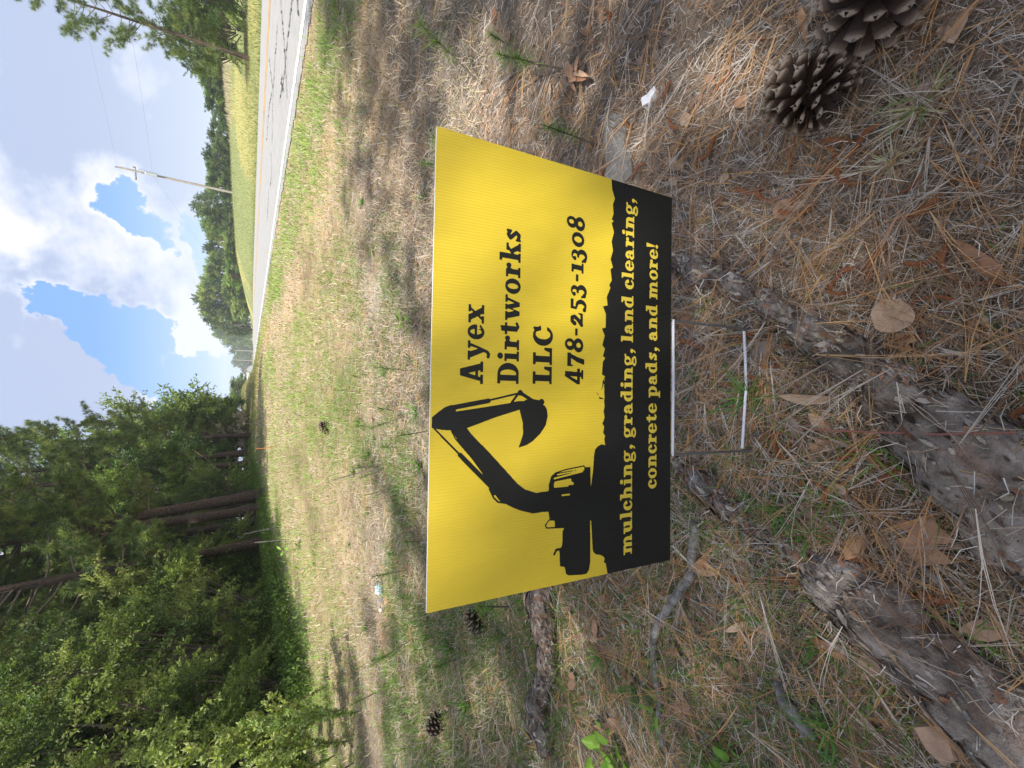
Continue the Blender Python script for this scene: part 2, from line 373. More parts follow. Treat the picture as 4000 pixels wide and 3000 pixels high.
p_, _ = hx(1015, 1520); spot((.42, .27, .20), p_[0], p_[1] + 4, 1.0, 9, .7)
p_, _ = hx(1440, 120); spot((.47, .33, .20), p_[0], p_[1], .9, .22, .8)
p_, _ = hx(1260, 700); spot((.45, .33, .20), p_[0], p_[1], .3, 1.2, .7)
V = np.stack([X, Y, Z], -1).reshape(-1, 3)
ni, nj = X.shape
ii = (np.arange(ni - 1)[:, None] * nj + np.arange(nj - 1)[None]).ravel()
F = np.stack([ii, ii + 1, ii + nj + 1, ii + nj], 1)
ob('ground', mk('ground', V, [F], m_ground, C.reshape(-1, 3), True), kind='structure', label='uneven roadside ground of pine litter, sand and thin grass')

# ------------------------------------------------------------------ road
def strip(name, Ls, Ys, dz, mat, label=None, jit=0.0, parent=None, kind='structure'):
    A, B = np.meshgrid(Ls, Ys)
    J = A.copy()
    if jit:
        J[:, 0] += rng.uniform(-jit, jit, len(Ys)); J[:, -1] += rng.uniform(-jit, jit, len(Ys))
    Zr = roadz(A, B) + dz
    V = np.stack([J - DX * B, B, Zr], -1).reshape(-1, 3); a, b = A.shape
    i = (np.arange(a - 1)[:, None] * b + np.arange(b - 1)[None]).ravel()
    return ob(name, mk(name, V, [np.stack([i, i + 1, i + b + 1, i + b], 1)], mat), parent=parent, kind=kind if parent is None else None, label=label)
Yr = np.concatenate([np.arange(-12, 30, .5), np.arange(30, 118, 2)])
Yf = np.concatenate([np.arange(-12, 25, .08), np.arange(25, 118, .5)])
road = strip('road', np.array([3.22, 3.5, 5.2, 6.9, 8.6, 10.3, 10.6]), Yf, 0, m_asph, 'pale grey two-lane asphalt road running away beyond the grass', .05)
strip('edge_line', [3.45, 3.57], Yf, .004, m_white, 'worn white edge line on the near side of the road', .03)
strip('edge_line', [10.22, 10.34], Yr, .004, m_white, 'white edge line on the far side of the road')
strip('centre_line', [6.72, 6.83], Yf, .004, m_orange, 'nearer of the two faded yellow centre lines', .02)
strip('centre_line', [6.98, 7.09], Yf, .004, m_orange, 'farther of the two faded yellow centre lines', .02)
def on_road(x, y):
    d = ray(3000 - y, x); z = .3
    for _ in range(40):
        t = (EYE - z) / -d[2]; z = .6 * z + .4 * float(roadz(d[0] * t + DX * d[1] * t, d[1] * t))
    return d * t
tarl = [[(545, -60), (560, 150), (578, 380), (605, 840)], [(655, -60), (625, 200), (600, 420), (590, 560), (575, 680), (540, 870)], [(520, 215), (500, 500), (485, 750), (475, 950), (473, 1260)],
        [(448, 515), (465, 650), (480, 780)], [(470, 800), (445, 950), (425, 1220)], [(688, -60), (705, 140)], [(560, 665), (550, 720), (575, 800)], [(463, 1310), (468, 1500), (455, 1620)], [(443, 1660), (430, 1900)]]
mb = MB()
for pl_ in tarl:
    P = np.array([on_road(850 + a * .4519, b * .4519) for a, b in pl_])
    q = np.linspace(0, len(P) - 1, len(P) * 10); P = np.stack([np.interp(q, range(len(P)), P[:, k]) for k in range(3)], 1)
    P[:, :2] += rng.normal(0, .02, (len(P), 2))
    d = np.gradient(P, axis=0); nrm = np.stack([-d[:, 1], d[:, 0]], 1); nrm /= np.linalg.norm(nrm, axis=1)[:, None] + 1e-9
    hw = .009 + .014 * rng.random(len(P))
    a = P.copy(); b = P.copy(); a[:, :2] += nrm * hw[:, None]; b[:, :2] -= nrm * hw[:, None]
    for e in (a, b): e[:, 2] = roadz(e[:, 0] + DX * e[:, 1], e[:, 1]) + .008
    k = len(P); i = np.arange(k - 1)
    mb.add(np.concatenate([a, b]), np.stack([i, i + 1, i + 1 + k, i + k], 1))
ob('crack_sealant', mb.mesh('crack_sealant', m_tar), kind='structure', label='black tar crack seals on the asphalt')

# ------------------------------------------------------------------ the yard sign
Wm, Hm = 610.0, 406.7
def camw(p):                                             # camera frame (right, down, forward) -> world
    return Vector((p[0], p[2] * cs - p[1] * sn, EYE - (p[2] * sn + p[1] * cs)))
TL = camw((-.28195, -.10510, .49246)); TRx = (camw((-.28195 + .61 * .99952, -.1051 + .61 * .01558, .49246 + .61 * .02689)) - TL).normalized()
DNy = (camw((-.28195 - .02558, -.1051 + .90466, .49246 + .42537)) - TL); DNy = (DNy - TRx * DNy.dot(TRx)).normalized()
NRM = TRx.cross(DNy)                                     # away from the camera
if NRM.y < 0: NRM = -NRM
def S(xmm, ymm, out=0.0):
    """a point of the sign face; out = mm towards the viewer; the sheet bows a little"""
    bow = 3.0 * math.sin(xmm / Wm * math.pi) * (1 - ymm / Hm * .7)
    return TL + TRx * (xmm / 1000) + DNy * (ymm / 1000) - NRM * ((out - bow) / 1000)
TLn = np.array(TL); TRn = np.array(TRx); DNn = np.array(DNy); NRn = np.array(NRM)
def Sv(P, out):
    bow = 3.0 * np.sin(P[:, 0] / Wm * math.pi) * (1 - P[:, 1] / Hm * .7)
    return TLn + P[:, :1] / 1000 * TRn + P[:, 1:2] / 1000 * DNn - ((out - bow) / 1000)[:, None] * NRn

# homography photo pixels -> sign millimetres
_a = []
for (qx, qy), (u, v) in zip([(604, 1666), (2508, 1706), (2229, 2623), (812, 2616)], [(0, 0), (Wm, 0), (Wm, Hm), (0, Hm)]):
    _a.append([qx, qy, 1, 0, 0, 0, -u * qx, -u * qy, -u]); _a.append([0, 0, 0, qx, qy, 1, -v * qx, -v * qy, -v])
_h = np.linalg.svd(np.array(_a, float))[2][-1].reshape(3, 3)
def z2(zx, zy):
    q = _h @ np.array([3000 - (1450 + zy * .6027), 1600 + zx * .6027, 1]); return q[:2] / q[2]
def z1(zx, zy):
    q = _h @ np.array([3000 - (400 + zy * .7232), 1600 + zx * .7232, 1]); return q[:2] / q[2]

RES = 2.0                                                # raster cells per millimetre
NX, NY = int(Wm * RES) + 1, int(Hm * RES) + 1
class Ras:
    def __init__(s): s.a = np.zeros((NY, NX), bool)
    def box(s, x0, y0, x1, y1):
        i0, i1 = max(0, int(y0 * RES) - 1), min(NY, int(y1 * RES) + 3); j0, j1 = max(0, int(x0 * RES) - 1), min(NX, int(x1 * RES) + 3)
        jj, ii_ = np.meshgrid(np.arange(j0, j1) / RES, np.arange(i0, i1) / RES); return slice(i0, i1), slice(j0, j1), jj, ii_
    def put(s, sl, m_, on):
        if on: s.a[sl] |= m_
        else: s.a[sl] &= ~m_
    def poly(s, P, on=True):
        P = np.asarray(P, float); a, b, x, y = s.box(*P.min(0), *P.max(0)); ins = np.zeros(x.shape, bool)
        for (x0, y0), (x1, y1) in zip(P, np.roll(P, -1, 0)):
            if y0 == y1: continue
            c_ = ((y0 > y) != (y1 > y)) & (x < (x1 - x0) * (y - y0) / (y1 - y0) + x0); ins ^= c_
        s.put((a, b), ins, on)
    def stroke(s, P, wd_, on=True):
        P = np.asarray(P, float); r = wd_ / 2
        for p, q in zip(P[:-1], P[1:]):
            a, b, x, y = s.box(min(p[0], q[0]) - r, min(p[1], q[1]) - r, max(p[0], q[0]) + r, max(p[1], q[1]) + r)
            d = q - p; t = np.clip(((x - p[0]) * d[0] + (y - p[1]) * d[1]) / (d @ d + 1e-9), 0, 1)
            s.put((a, b), (x - p[0] - t * d[0]) ** 2 + (y - p[1] - t * d[1]) ** 2 < r * r, on)
    def ell(s, cx, cy, rx, ry, on=True):
        rx, ry = abs(rx), abs(ry); a, b, x, y = s.box(cx - rx, cy - ry, cx + rx, cy + ry)
        s.put((a, b), ((x - cx) / rx) ** 2 + ((y - cy) / ry) ** 2 < 1, on)
    def mesh(s, name, mat, out):
        f = np.pad(s.a.astype(float), 1); f[0] = f[1]; f[-1] = f[-2]; f[:, 0] = f[:, 1]; f[:, -1] = f[:, -2]
        f = (f[:-2] + 2 * f[1:-1] + f[2:]) / 4; f = (f[:, :-2] + 2 * f[:, 1:-1] + f[:, 2:]) / 4
        V = []; T3 = []; T4 = []
        idx = {}
        def vid(p):
            k = (round(p[0] * 500), round(p[1] * 500))
            if k not in idx: idx[k] = len(V); V.append(p)
            return idx[k]
        ins = f > .5; A_, B_, C_, D_ = ins[:-1, :-1], ins[:-1, 1:], ins[1:, 1:], ins[1:, :-1]
        full = A_ & B_ & C_ & D_; part = (A_ | B_ | C_ | D_) & ~full
        for i in np.nonzero(full.any(1))[0]:              # full cells: runs, kept short so that the bow is followed
            row = np.r_[0, full[i].astype(int), 0]; d_ = np.diff(row)
            for a, b in zip(np.nonzero(d_ == 1)[0], np.nonzero(d_ == -1)[0]):
                q = a
                while q < b:
                    e = min(b, (q // 40 + 1) * 40)
                    T4.append([vid((q / RES, i / RES)), vid((e / RES, i / RES)), vid((e / RES, (i + 1) / RES)), vid((q / RES, (i + 1) / RES))]); q = e
        for i, j in zip(*np.nonzero(part)):
            cn = [(j, i), (j + 1, i), (j + 1, i + 1), (j, i + 1)]; v = [f[b, a] for a, b in cn]; pg = []
            for k in range(4):
                p, q = cn[k], cn[(k + 1) % 4]; a, b = v[k], v[(k + 1) % 4]
                if a > .5: pg.append(p)
                if (a > .5) != (b > .5):
                    t = (.5 - a) / (b - a); pg.append((p[0] + (q[0] - p[0]) * t, p[1] + (q[1] - p[1]) * t))
            ids = [vid((a / RES, b / RES)) for a, b in pg]
            for k in range(1, len(ids) - 1): T3.append([ids[0], ids[k], ids[k + 1]])
        P = np.array(V); return mk(name, Sv(P, np.full(len(P), out)), [np.array(T3), np.array(T4)], mat)

# slab serif glyphs: unit = cap height, y up; r rect, e ellipse, E cut ellipse, c cut rect, s stroke, p polygon, P cut polygon
XH = .70
G = {
 'A': (.98, [('p', [(.34, 1), (.64, 1), (.92, .05), (.62, .05), (.455, .66), (.27, .05), (.10, .05)]), ('r', .22, .22, .7, .35), ('r', 0, 0, .40, .13), ('r', .52, 0, .98, .13)]),
 'D': (.92, [('r', .05, 0, .45, 1), ('e', .44, .5, .46, .5), ('E', .44, .5, .17, .37), ('c', .38, .13, .46, .87), ('r', .12, 0, .38, 1), ('r', 0, 0, .3, .13), ('r', 0, .87, .3, 1), ('c', -.05, .13, .12, .87)]),
 'L': (.80, [('r', .12, 0, .40, 1), ('r', 0, 0, .78, .14), ('r', 0, .87, .54, 1), ('p', [(.78, 0), (.78, .42), (.67, .42), (.56, .12)])]),
 'C': (.90, [('e', .46, .5, .46, .53), ('E', .52, .5, .22, .39), ('c', .62, .30, 1, .62), ('p', [(.70, .60), (.84, .60), (.84, 1.0), (.74, 1.0), (.62, .86)]), ('c', .80, -.1, 1, .12)]),
 'a': (.72, [('s', [(.15, .52), (.24, .61), (.36, .60), (.45, .48), (.46, .15)], .20), ('e', .15, .50, .11, .10), ('e', .26, .19, .25, .21), ('E', .29, .19, .09, .09), ('r', .36, 0, .58, .4), ('r', .4, 0, .70, .12)]),
 'c': (.62, [('e', .33, .35, .32, .37), ('E', .38, .35, .13, .25), ('c', .44, .22, .8, .44), ('e', .48, .50, .11, .11)]),
 'd': (.78, [('e', .31, .35, .30, .37), ('E', .35, .35, .11, .24), ('r', .40, 0, .64, 1), ('r', .28, .88, .64, 1), ('r', .40, 0, .76, .12)]),
 'e': (.66, [('e', .33, .35, .33, .37), ('E', .34, .35, .12, .25), ('r', .14, .31, .62, .42), ('c', .47, .14, .8, .31), ('s', [(.40, .05), (.60, .16)], .09)]),
 'g': (.76, [('e', .32, .44, .29, .27), ('E', .32, .44, .10, .16), ('s', [(.52, .60), (.70, .64)], .13), ('s', [(.15, .20), (.16, .08), (.5, .02)], .13), ('e', .34, -.13, .32, .17), ('E', .34, -.12, .18, .07)]),
 'h': (.84, [('r', .12, 0, .36, 1), ('r', 0, .88, .3, 1), ('r', 0, 0, .44, .12), ('e', .47, .44, .27, .27), ('c', .36, -.05, .50, .52), ('r', .50, 0, .74, .45), ('r', .42, 0, .84, .12)]),
 'i': (.44, [('r', .10, 0, .34, XH), ('r', 0, .58, .3, XH), ('r', 0, 0, .44, .12), ('e', .22, .89, .14, .13)]),
 'k': (.84, [('r', .12, 0, .36, 1), ('r', 0, .88, .3, 1), ('r', 0, 0, .42, .12), ('p', [(.3, .25), (.3, .42), (.62, .68), (.72, .62)]), ('p', [(.38, .42), (.56, .48), (.84, .06), (.56, .04)]), ('r', .48, .58, .82, XH), ('r', .48, 0, .86, .12)]),
 'l': (.44, [('r', .10, 0, .34, 1), ('r', 0, .88, .3, 1), ('r', 0, 0, .44, .12)]),
 'm': (1.22, [('r', .12, 0, .35, XH), ('r', 0, .58, .3, XH), ('r', 0, 0, .43, .12), ('e', .44, .44, .26, .27), ('c', .35, -.05, .48, .52), ('r', .48, 0, .71, .45), ('r', .46, 0, .78, .12), ('e', .82, .44, .26, .27), ('c', .71, -.05, .86, .52), ('r', .86, 0, 1.09, .45), ('r', .82, 0, 1.2, .12)]),
 'n': (.84, [('r', .12, 0, .36, XH), ('r', 0, .58, .3, XH), ('r', 0, 0, .44, .12), ('e', .47, .44, .27, .27), ('c', .36, -.05, .50, .52), ('r', .50, 0, .74, .45), ('r', .45, 0, .84, .12)]),
 'o': (.68, [('e', .34, .35, .34, .37), ('E', .34, .35, .12, .25)]),
 'p': (.80, [('e', .46, .35, .31, .37), ('E', .42, .35, .11, .24), ('r', .12, -.3, .36, XH), ('r', 0, .58, .3, XH), ('r', 0, -.3, .46, -.18)]),
 'r': (.62, [('r', .12, 0, .36, XH), ('r', 0, .58, .3, XH), ('r', 0, 0, .46, .12), ('s', [(.3, .40), (.40, .58), (.52, .62)], .12), ('e', .51, .56, .11, .12)]),
 's': (.58, [('s', [(.44, .55), (.28, .61), (.15, .51), (.28, .38), (.42, .24), (.32, .10), (.12, .13)], .17), ('r', .42, .44, .52, XH), ('r', .03, 0, .13, .26)]),
 't': (.56, [('r', .14, .1, .38, .86), ('r', 0, .58, .52, XH), ('s', [(.26, .12), (.36, .06), (.50, .14)], .12), ('p', [(.14, .6), (.30, .9), (.38, .9), (.38, .6)])]),
 'u': (.84, [('r', .10, .25, .34, XH), ('r', 0, .58, .3, XH), ('e', .37, .26, .27, .27), ('c', .34, .18, .48, .9), ('r', .48, 0, .72, XH), ('r', .40, .58, .6, XH), ('r', .5, 0, .84, .12)]),
 'w': (1.12, [('p', [(.06, .66), (.32, .66), (.44, .26), (.54, .66), (.66, .66), (.78, .26), (.90, .66), (1.02, .66), (.82, 0), (.64, 0), (.53, .38), (.42, 0), (.24, 0)]), ('r', 0, .58, .40, XH), ('r', .46, .58, .72, XH), ('r', .80, .58, 1.12, XH)]),
 'x': (.82, [('p', [(.08, .66), (.36, .66), (.76, .04), (.46, .04)]), ('p', [(.62, .66), (.74, .66), (.22, .04), (.08, .04)]), ('r', 0, .58, .38, XH), ('r', .48, .58, .80, XH), ('r', 0, 0, .34, .12), ('r', .42, 0, .82, .12)]),
 'y': (.84, [('p', [(.06, .66), (.34, .66), (.50, .24), (.62, .66), (.76, .66), (.52, 0), (.40, -.25), (.28, -.25), (.36, .0)]), ('r', 0, .58, .40, XH), ('r', .50, .58, .84, XH), ('s', [(.40, -.12), (.28, -.23), (.16, -.20)], .14)]),
 '4': (.80, [('p', [(.50, .98), (.20, .30), (.0, .18), (.0, .30), (.36, 1.0)]), ('r', 0, .14, .80, .30), ('r', .38, -.06, .62, .98), ('P', [(.20, .30), (.38, .30), (.38, .70)]), ('r', .28, -.06, .74, .06)]),
 '7': (.70, [('r', .02, .66, .70, .86), ('p', [(.46, .7), (.70, .84), (.50, .2), (.44, -.1), (.16, -.1), (.26, .3)]), ('r', .02, .56, .12, .86)]),
 '8': (.74, [('e', .37, .72, .30, .29), ('e', .37, .25, .36, .29), ('E', .39, .74, .11, .14), ('E', .37, .24, .13, .13)]),
 '2': (.74, [('s', [(.16, .50), (.26, .62), (.44, .62), (.50, .48), (.34, .26), (.12, .08)], .20), ('r', .04, 0, .70, .16), ('p', [(.58, .05), (.72, .05), (.72, .28), (.64, .26)]), ('e', .16, .48, .12, .11)]),
 '5': (.66, [('s', [(.16, .60), (.15, .34)], .14), ('r', .10, .56, .60, .72), ('e', .30, .12, .32, .32), ('E', .24, .12, .14, .20), ('c', -.1, 0, .18, .36), ('e', .12, -.08, .12, .10)]),
 '3': (.68, [('e', .32, .50, .27, .22), ('E', .26, .50, .13, .12), ('e', .32, .10, .34, .30), ('E', .26, .11, .15, .17), ('c', -.1, .12, .20, .52), ('e', .14, .52, .11, .09), ('e', .12, -.06, .12, .10), ('r', .2, .26, .42, .36)]),
 '1': (.52, [('r', .14, 0, .40, XH), ('r', 0, .57, .40, XH), ('r', 0, 0, .52, .12)]),
 '0': (.78, [('e', .39, .35, .38, .36), ('E', .39, .35, .15, .22)]),
 '-': (.46, [('r', .06, .30, .42, .44)]),
 ',': (.32, [('e', .15, .10, .13, .13), ('s', [(.20, .06), (.16, -.10), (.06, -.2)], .09)]),
 '!': (.34, [('e', .16, .10, .13, .12), ('p', [(.02, 1), (.30, 1), (.21, .28), (.11, .28)])]),
 ' ': (.26, []),
}
def text(ras, s_, x0, x1, base, cap_, slant=0.0, track=.055):
    tot = sum(G[c][0] for c in s_) + track * (len(s_) - 1); kx = (x1 - x0) / tot; x = x0
    for c in s_:
        wd_, pr = G[c]; f = lambda a, b: (x + (a + slant * b) * kx, base - b * cap_)
        tmp = Ras.__new__(Ras); tmp.a = np.zeros((NY, NX), bool)
        bx0, by0 = max(0, int((x - .3 * kx) * RES)), max(0, int((base - 1.2 * cap_) * RES))
        for p in pr:
            k = p[0]
            if k in 'rc': tmp.poly([f(p[1], p[2]), f(p[3], p[2]), f(p[3], p[4]), f(p[1], p[4])], k == 'r')
            elif k in 'eE':
                q = [f(p[1] + p[3] * math.cos(t), p[2] + p[4] * math.sin(t)) for t in np.linspace(0, 6.283, 29)[:-1]]; tmp.poly(q, k == 'e')
            elif k in 'pP': tmp.poly([f(*q) for q in p[1]], k == 'p')
            elif k == 's': tmp.stroke([f(*q) for q in p[1]], p[2] * (kx + cap_) / 2)
        sl = (slice(by0, min(NY, int((base + .5 * cap_) * RES))), slice(bx0, min(NX, int((x + (wd_ + .3) * kx) * RES))))
        ras.a[sl] |= tmp.a[sl]; x += (wd_ + track) * kx

sign = empty('yard_sign', S(305, 406.7) - Vector((0, 0, .2)), label='yellow and black advertising yard sign with an excavator silhouette, on wire stake', cat='sign')
sgi = Matrix.Translation(-Vector(sign.location))
def signpart(name, me, **k):
    me.transform(sgi); return ob(name, me, parent=sign, **k)
n_ = 25; xs = np.linspace(0, Wm, n_); Pf = np.stack(np.meshgrid(xs, [0, 130, 260, Hm]), -1).reshape(-1, 2)
def sheet(out):
    V = Sv(Pf, np.full(len(Pf), float(out))); i = (np.arange(3)[:, None] * n_ + np.arange(n_ - 1)).ravel()
    return V, np.stack([i, i + 1, i + n_ + 1, i + n_], 1)
Vf, Ff = sheet(0)
signpart('panel_face', mk('panel_face', Vf, [Ff], m_yellow))
Va, _f = sheet(-.2); Vb, _ = sheet(-4)
k = len(Va); rim = list(range(n_)) + [n_ * 2 - 1, n_ * 3 - 1, n_ * 4 - 1] + list(range(n_ * 4 - 2, n_ * 3 - 1, -1)) + [n_ * 2, n_]
rimF = [[a, b, b + k, a + k] for a, b in zip(rim, rim[1:] + rim[:1])]
signpart('corrugated_core', mk('corrugated_core', np.concatenate([Va, Vb]), [np.concatenate([_f, _f + k, np.array(rimF)])], m_core_w))
dirt = Ras()
edge = [z2(*p) for p in [(1280, 1300), (1268, 1245), (1255, 1240), (1262, 1215), (1252, 1200), (1235, 1192), (1205, 1188), (1188, 1170), (1184, 1150), (1180, 1060), (1175, 965), (1174, 860), (1172, 755), (1178, 730), (1190, 640), (1196, 545), (1203, 510), (1220, 488), (1245, 474), (1268, 480), (1262, 440), (1268, 420), (1255, 400), (1262, 360), (1250, 340), (1265, 300), (1258, 260), (1268, 210), (1262, 180), (1240, 180), (1232, 182), (1225, 150), (1205, 125), (1250, 115), (1265, 60), (1260, 30)]] + \
       [z1(*p) for p in [(1055, 1659), (1050, 1600), (1025, 1590), (1005, 1558), (1040, 1545), (1045, 1500), (1058, 1480), (1040, 1470), (1045, 1400), (1058, 1380), (1045, 1370), (1056, 1330), (1042, 1310), (1055, 1260), (1040, 1220), (1060, 1215), (1060, 1140), (1045, 1100), (1070, 1095), (1065, 1050), (1085, 1000), (1078, 985), (1092, 960), (1085, 900), (1098, 890), (1085, 845), (1098, 800), (1090, 750), (1103, 700), (1090, 650), (1102, 640), (1090, 632), (1100, 600), (1096, 550), (1107, 520), (1092, 470), (1088, 420)]]
edge[0] = (0, edge[0][1]); edge[-1] = (Wm, edge[-1][1])
dirt.poly(edge + [(Wm, Hm + 1), (0, Hm + 1)])
signpart('dirt_print', dirt.mesh('dirt_print', m_black, .15))
ex = Ras()
Zp = lambda L: [z2(*p) for p in L]
ex.poly(Zp([(147, 300), (190, 265), (230, 235), (270, 220), (300, 222), (310, 240), (300, 262), (480, 235), (660, 205), (715, 190), (800, 180), (855, 190), (866, 205), (862, 215), (880, 225), (893, 250), (898, 290), (885, 350), (850, 405), (800, 455), (760, 480), (707, 498), (722, 460), (737, 410), (737, 340), (715, 250), (560, 300), (375, 370), (400, 405), (520, 530), (620, 640), (700, 730), (750, 768), (820, 790), (902, 778), (902, 912), (860, 914), (800, 924), (720, 905), (668, 885), (600, 850), (548, 795), (500, 700), (410, 565), (345, 500), (300, 425), (275, 385), (215, 382), (147, 370)]))
ex.poly(Zp([(902, 780), (902, 740), (920, 680), (940, 665), (1010, 652), (1132, 635), (1135, 625), (1172, 622), (1174, 750), (1185, 960), (1170, 970), (1168, 1240), (1160, 1290), (1145, 1312), (1110, 1320), (1030, 1324), (1012, 1316), (1003, 1270), (972, 1264), (970, 1160), (988, 1130), (990, 1040), (1003, 1015), (960, 1010), (940, 1008), (940, 965), (905, 955), (900, 910)]))
ex.poly(Zp([(938, 757), (935, 735), (942, 717), (1040, 697), (1050, 700), (1048, 715), (1066, 725), (1060, 740), (1035, 738), (1025, 750)]), False)
ex.stroke(Zp([(940, 697), (1120, 650)]), 2.6, False)
ex.stroke(Zp([(990, 805), (1036, 801)]), 2.4, False)
ex.stroke(Zp([(960, 672), (1130, 640)]), 2.0, False)
ex.stroke(Zp([(945, 662), (1010, 640), (1130, 615), (1140, 630)]), 1.8)
ex.stroke(Zp([(1003, 1013), (888, 1018), (880, 1000), (905, 965), (945, 965)]), 2.0)
ex.stroke(Zp([(975, 1155), (950, 1158), (936, 1188)]), 3.4)
ex.stroke(Zp([(165, 375), (330, 545)]), 2.4); ex.stroke(Zp([(330, 545), (525, 745), (550, 790)]), 6.2)
ex.stroke(Zp([(275, 390), (300, 440), (410, 570), (540, 750)]), 1.5)
ex.stroke(Zp([(520, 765), (548, 825), (575, 850), (620, 856)]), 2.4); ex.stroke(Zp([(560, 800), (585, 835), (640, 862)]), 2.0)
ex.stroke(Zp([(290, 235), (515, 192)]), 6.4); ex.stroke(Zp([(515, 190), (715, 142)]), 2.6)
ex.stroke(Zp([(712, 140), (665, 203)]), 3.4); ex.stroke(Zp([(720, 140), (795, 188)]), 5.0); ex.ell(*z2(720, 140), 4, 4)
ex.ell(*z2(858, 200), 4.5, 4.5)
ex.poly(Zp([(700, 195), (722, 168), (755, 192)]), False)
signpart('excavator_print', ex.mesh('excavator_print', m_black, .15))
for s_, x0, x1, b, ch, sl_ in (('Ayex', 284, 389, 70, 32, 0), ('Dirtworks', 285.5, 500, 122.5, 32, 0), ('LLC', 286.5, 369, 175.5, 31, 0), ('478-253-1308', 287, 538, 228, 31, .05)):
    r0 = Ras(); text(r0, s_, x0, x1, b, ch, sl_); signpart('lettering', r0.mesh('lettering', m_black, .15), label='dark lettering reading ' + s_)
for s_, x0, x1, b, ch, sl_ in (('mulching, grading, land clearing,', 23.5, 590, 324.5, 24, 0), ('concrete pads, and more!', 121, 524, 375.5, 24.5, 0)):
    r0 = Ras(); text(r0, s_, x0, x1, b, ch, sl_); signpart('lettering', r0.mesh('lettering', m_ylet, .35), label='yellow lettering reading ' + s_)
# wire stake
def onsign(px, py, back=3.0):
    q = _h @ np.array([3000 - py, px, 1]); q = q[:2] / q[2]; return q
def wire(name, pts, r, mat):
    mb = MB(); tube(mb, [tuple(Vector(p) - Vector(sign.location)) for p in pts], r, 8); me = mb.mesh(name, mat, True); return ob(name, me, parent=sign)
e0 = onsign(2639, 1257); e1 = onsign(2634, 1772); e2, _ = hx(2921, 1227); 
xa, xb = e1[0] - 2, e0[0] + 2
def SB(x, y): return S(x, y, -2.0 if y > Hm else -7.0)
lift = 15
for xx in (xa, xb):
    tp = SB(xx, Hm - 30); bt = SB(xx + (1.5 if xx == xb else -1.5), Hm + 188)
    wire('stake_leg', [tp, S(xx, Hm - 3, -6.5), S(xx, Hm + 6, -3.0), bt, bt + (bt - tp).normalized() * .12], .0023, m_wire)
wire('stake_rung', [SB(xa - 2, Hm + 7), SB((xa + xb) / 2, Hm + 8), SB(xb + 2, Hm + 7)], .0024, m_wire_glint)
wire('stake_rung', [SB(xa + 3, Hm + 184), SB((xa * .6 + xb * .4), Hm + 192), SB((xa + xb) / 2, Hm + 195), SB(xa * .25 + xb * .75, Hm + 193), SB(xb - 3, Hm + 189)], .0026, m_wire_glint)

# ------------------------------------------------------------------ trees and shrubs
def rnd_unit(n, zb=0.0):
    v = rng.normal(size=(n, 3)); v[:, 2] += zb; return v / np.linalg.norm(v, axis=1)[:, None]
def cards(P, D, ln, wd_, C, fold=.35):
    """leaf shaped cards: P base, D direction, 4 verts, 2 triangles each with a fold"""
    n = len(P); ln = np.broadcast_to(ln, n)[:, None]; wd_ = np.broadcast_to(wd_, n)[:, None]
    s = np.cross(D, rnd_unit(n)); s /= np.linalg.norm(s, axis=1)[:, None] + 1e-9; up = np.cross(s, D)
    mid = P + D * ln * .45
    V = np.stack([P, mid + s * wd_ * .5 + up * wd_ * fold, P + D * ln, mid - s * wd_ * .5 + up * wd_ * fold], 1).reshape(-1, 3)
    b = np.arange(n)[:, None] * 4
    return V, np.concatenate([b + [[0, 1, 2]], b + [[0, 2, 3]]]), np.repeat(C, 4, 0)
def needles(P, D, ln, wd_, C):
    n = len(P); ln = np.broadcast_to(ln, n)[:, None]; wd_ = np.broadcast_to(wd_, n)[:, None]
    s = np.cross(D, rnd_unit(n)); s /= np.linalg.norm(s, axis=1)[:, None] + 1e-9
    V = np.stack([P + s * wd_ * .5, P - s * wd_ * .5, P + D * ln], 1).reshape(-1, 3)
    return V, np.arange(n * 3).reshape(-1, 3), np.repeat(C, 3, 0)
def pal(n, cols, j=.18):
    c = np.array(cols)[rng.integers(0, len(cols), n)]; return c * (1 + rng.uniform(-j, j, (n, 1)))
PINE = [(.12, .180, .048), (.18, .235, .060), (.080, .130, .046), (.23, .27, .080)]
OAK = [(.11, .175, .046), (.165, .230, .055), (.065, .108, .034), (.21, .265, .075)]
LIGHT = [(.28, .36, .10), (.36, .43, .15), (.20, .29, .07), (.44, .48, .24)]
CEDAR = [(.12, .175, .050), (.18, .225, .060), (.065, .100, .034), (.26, .29, .10)]

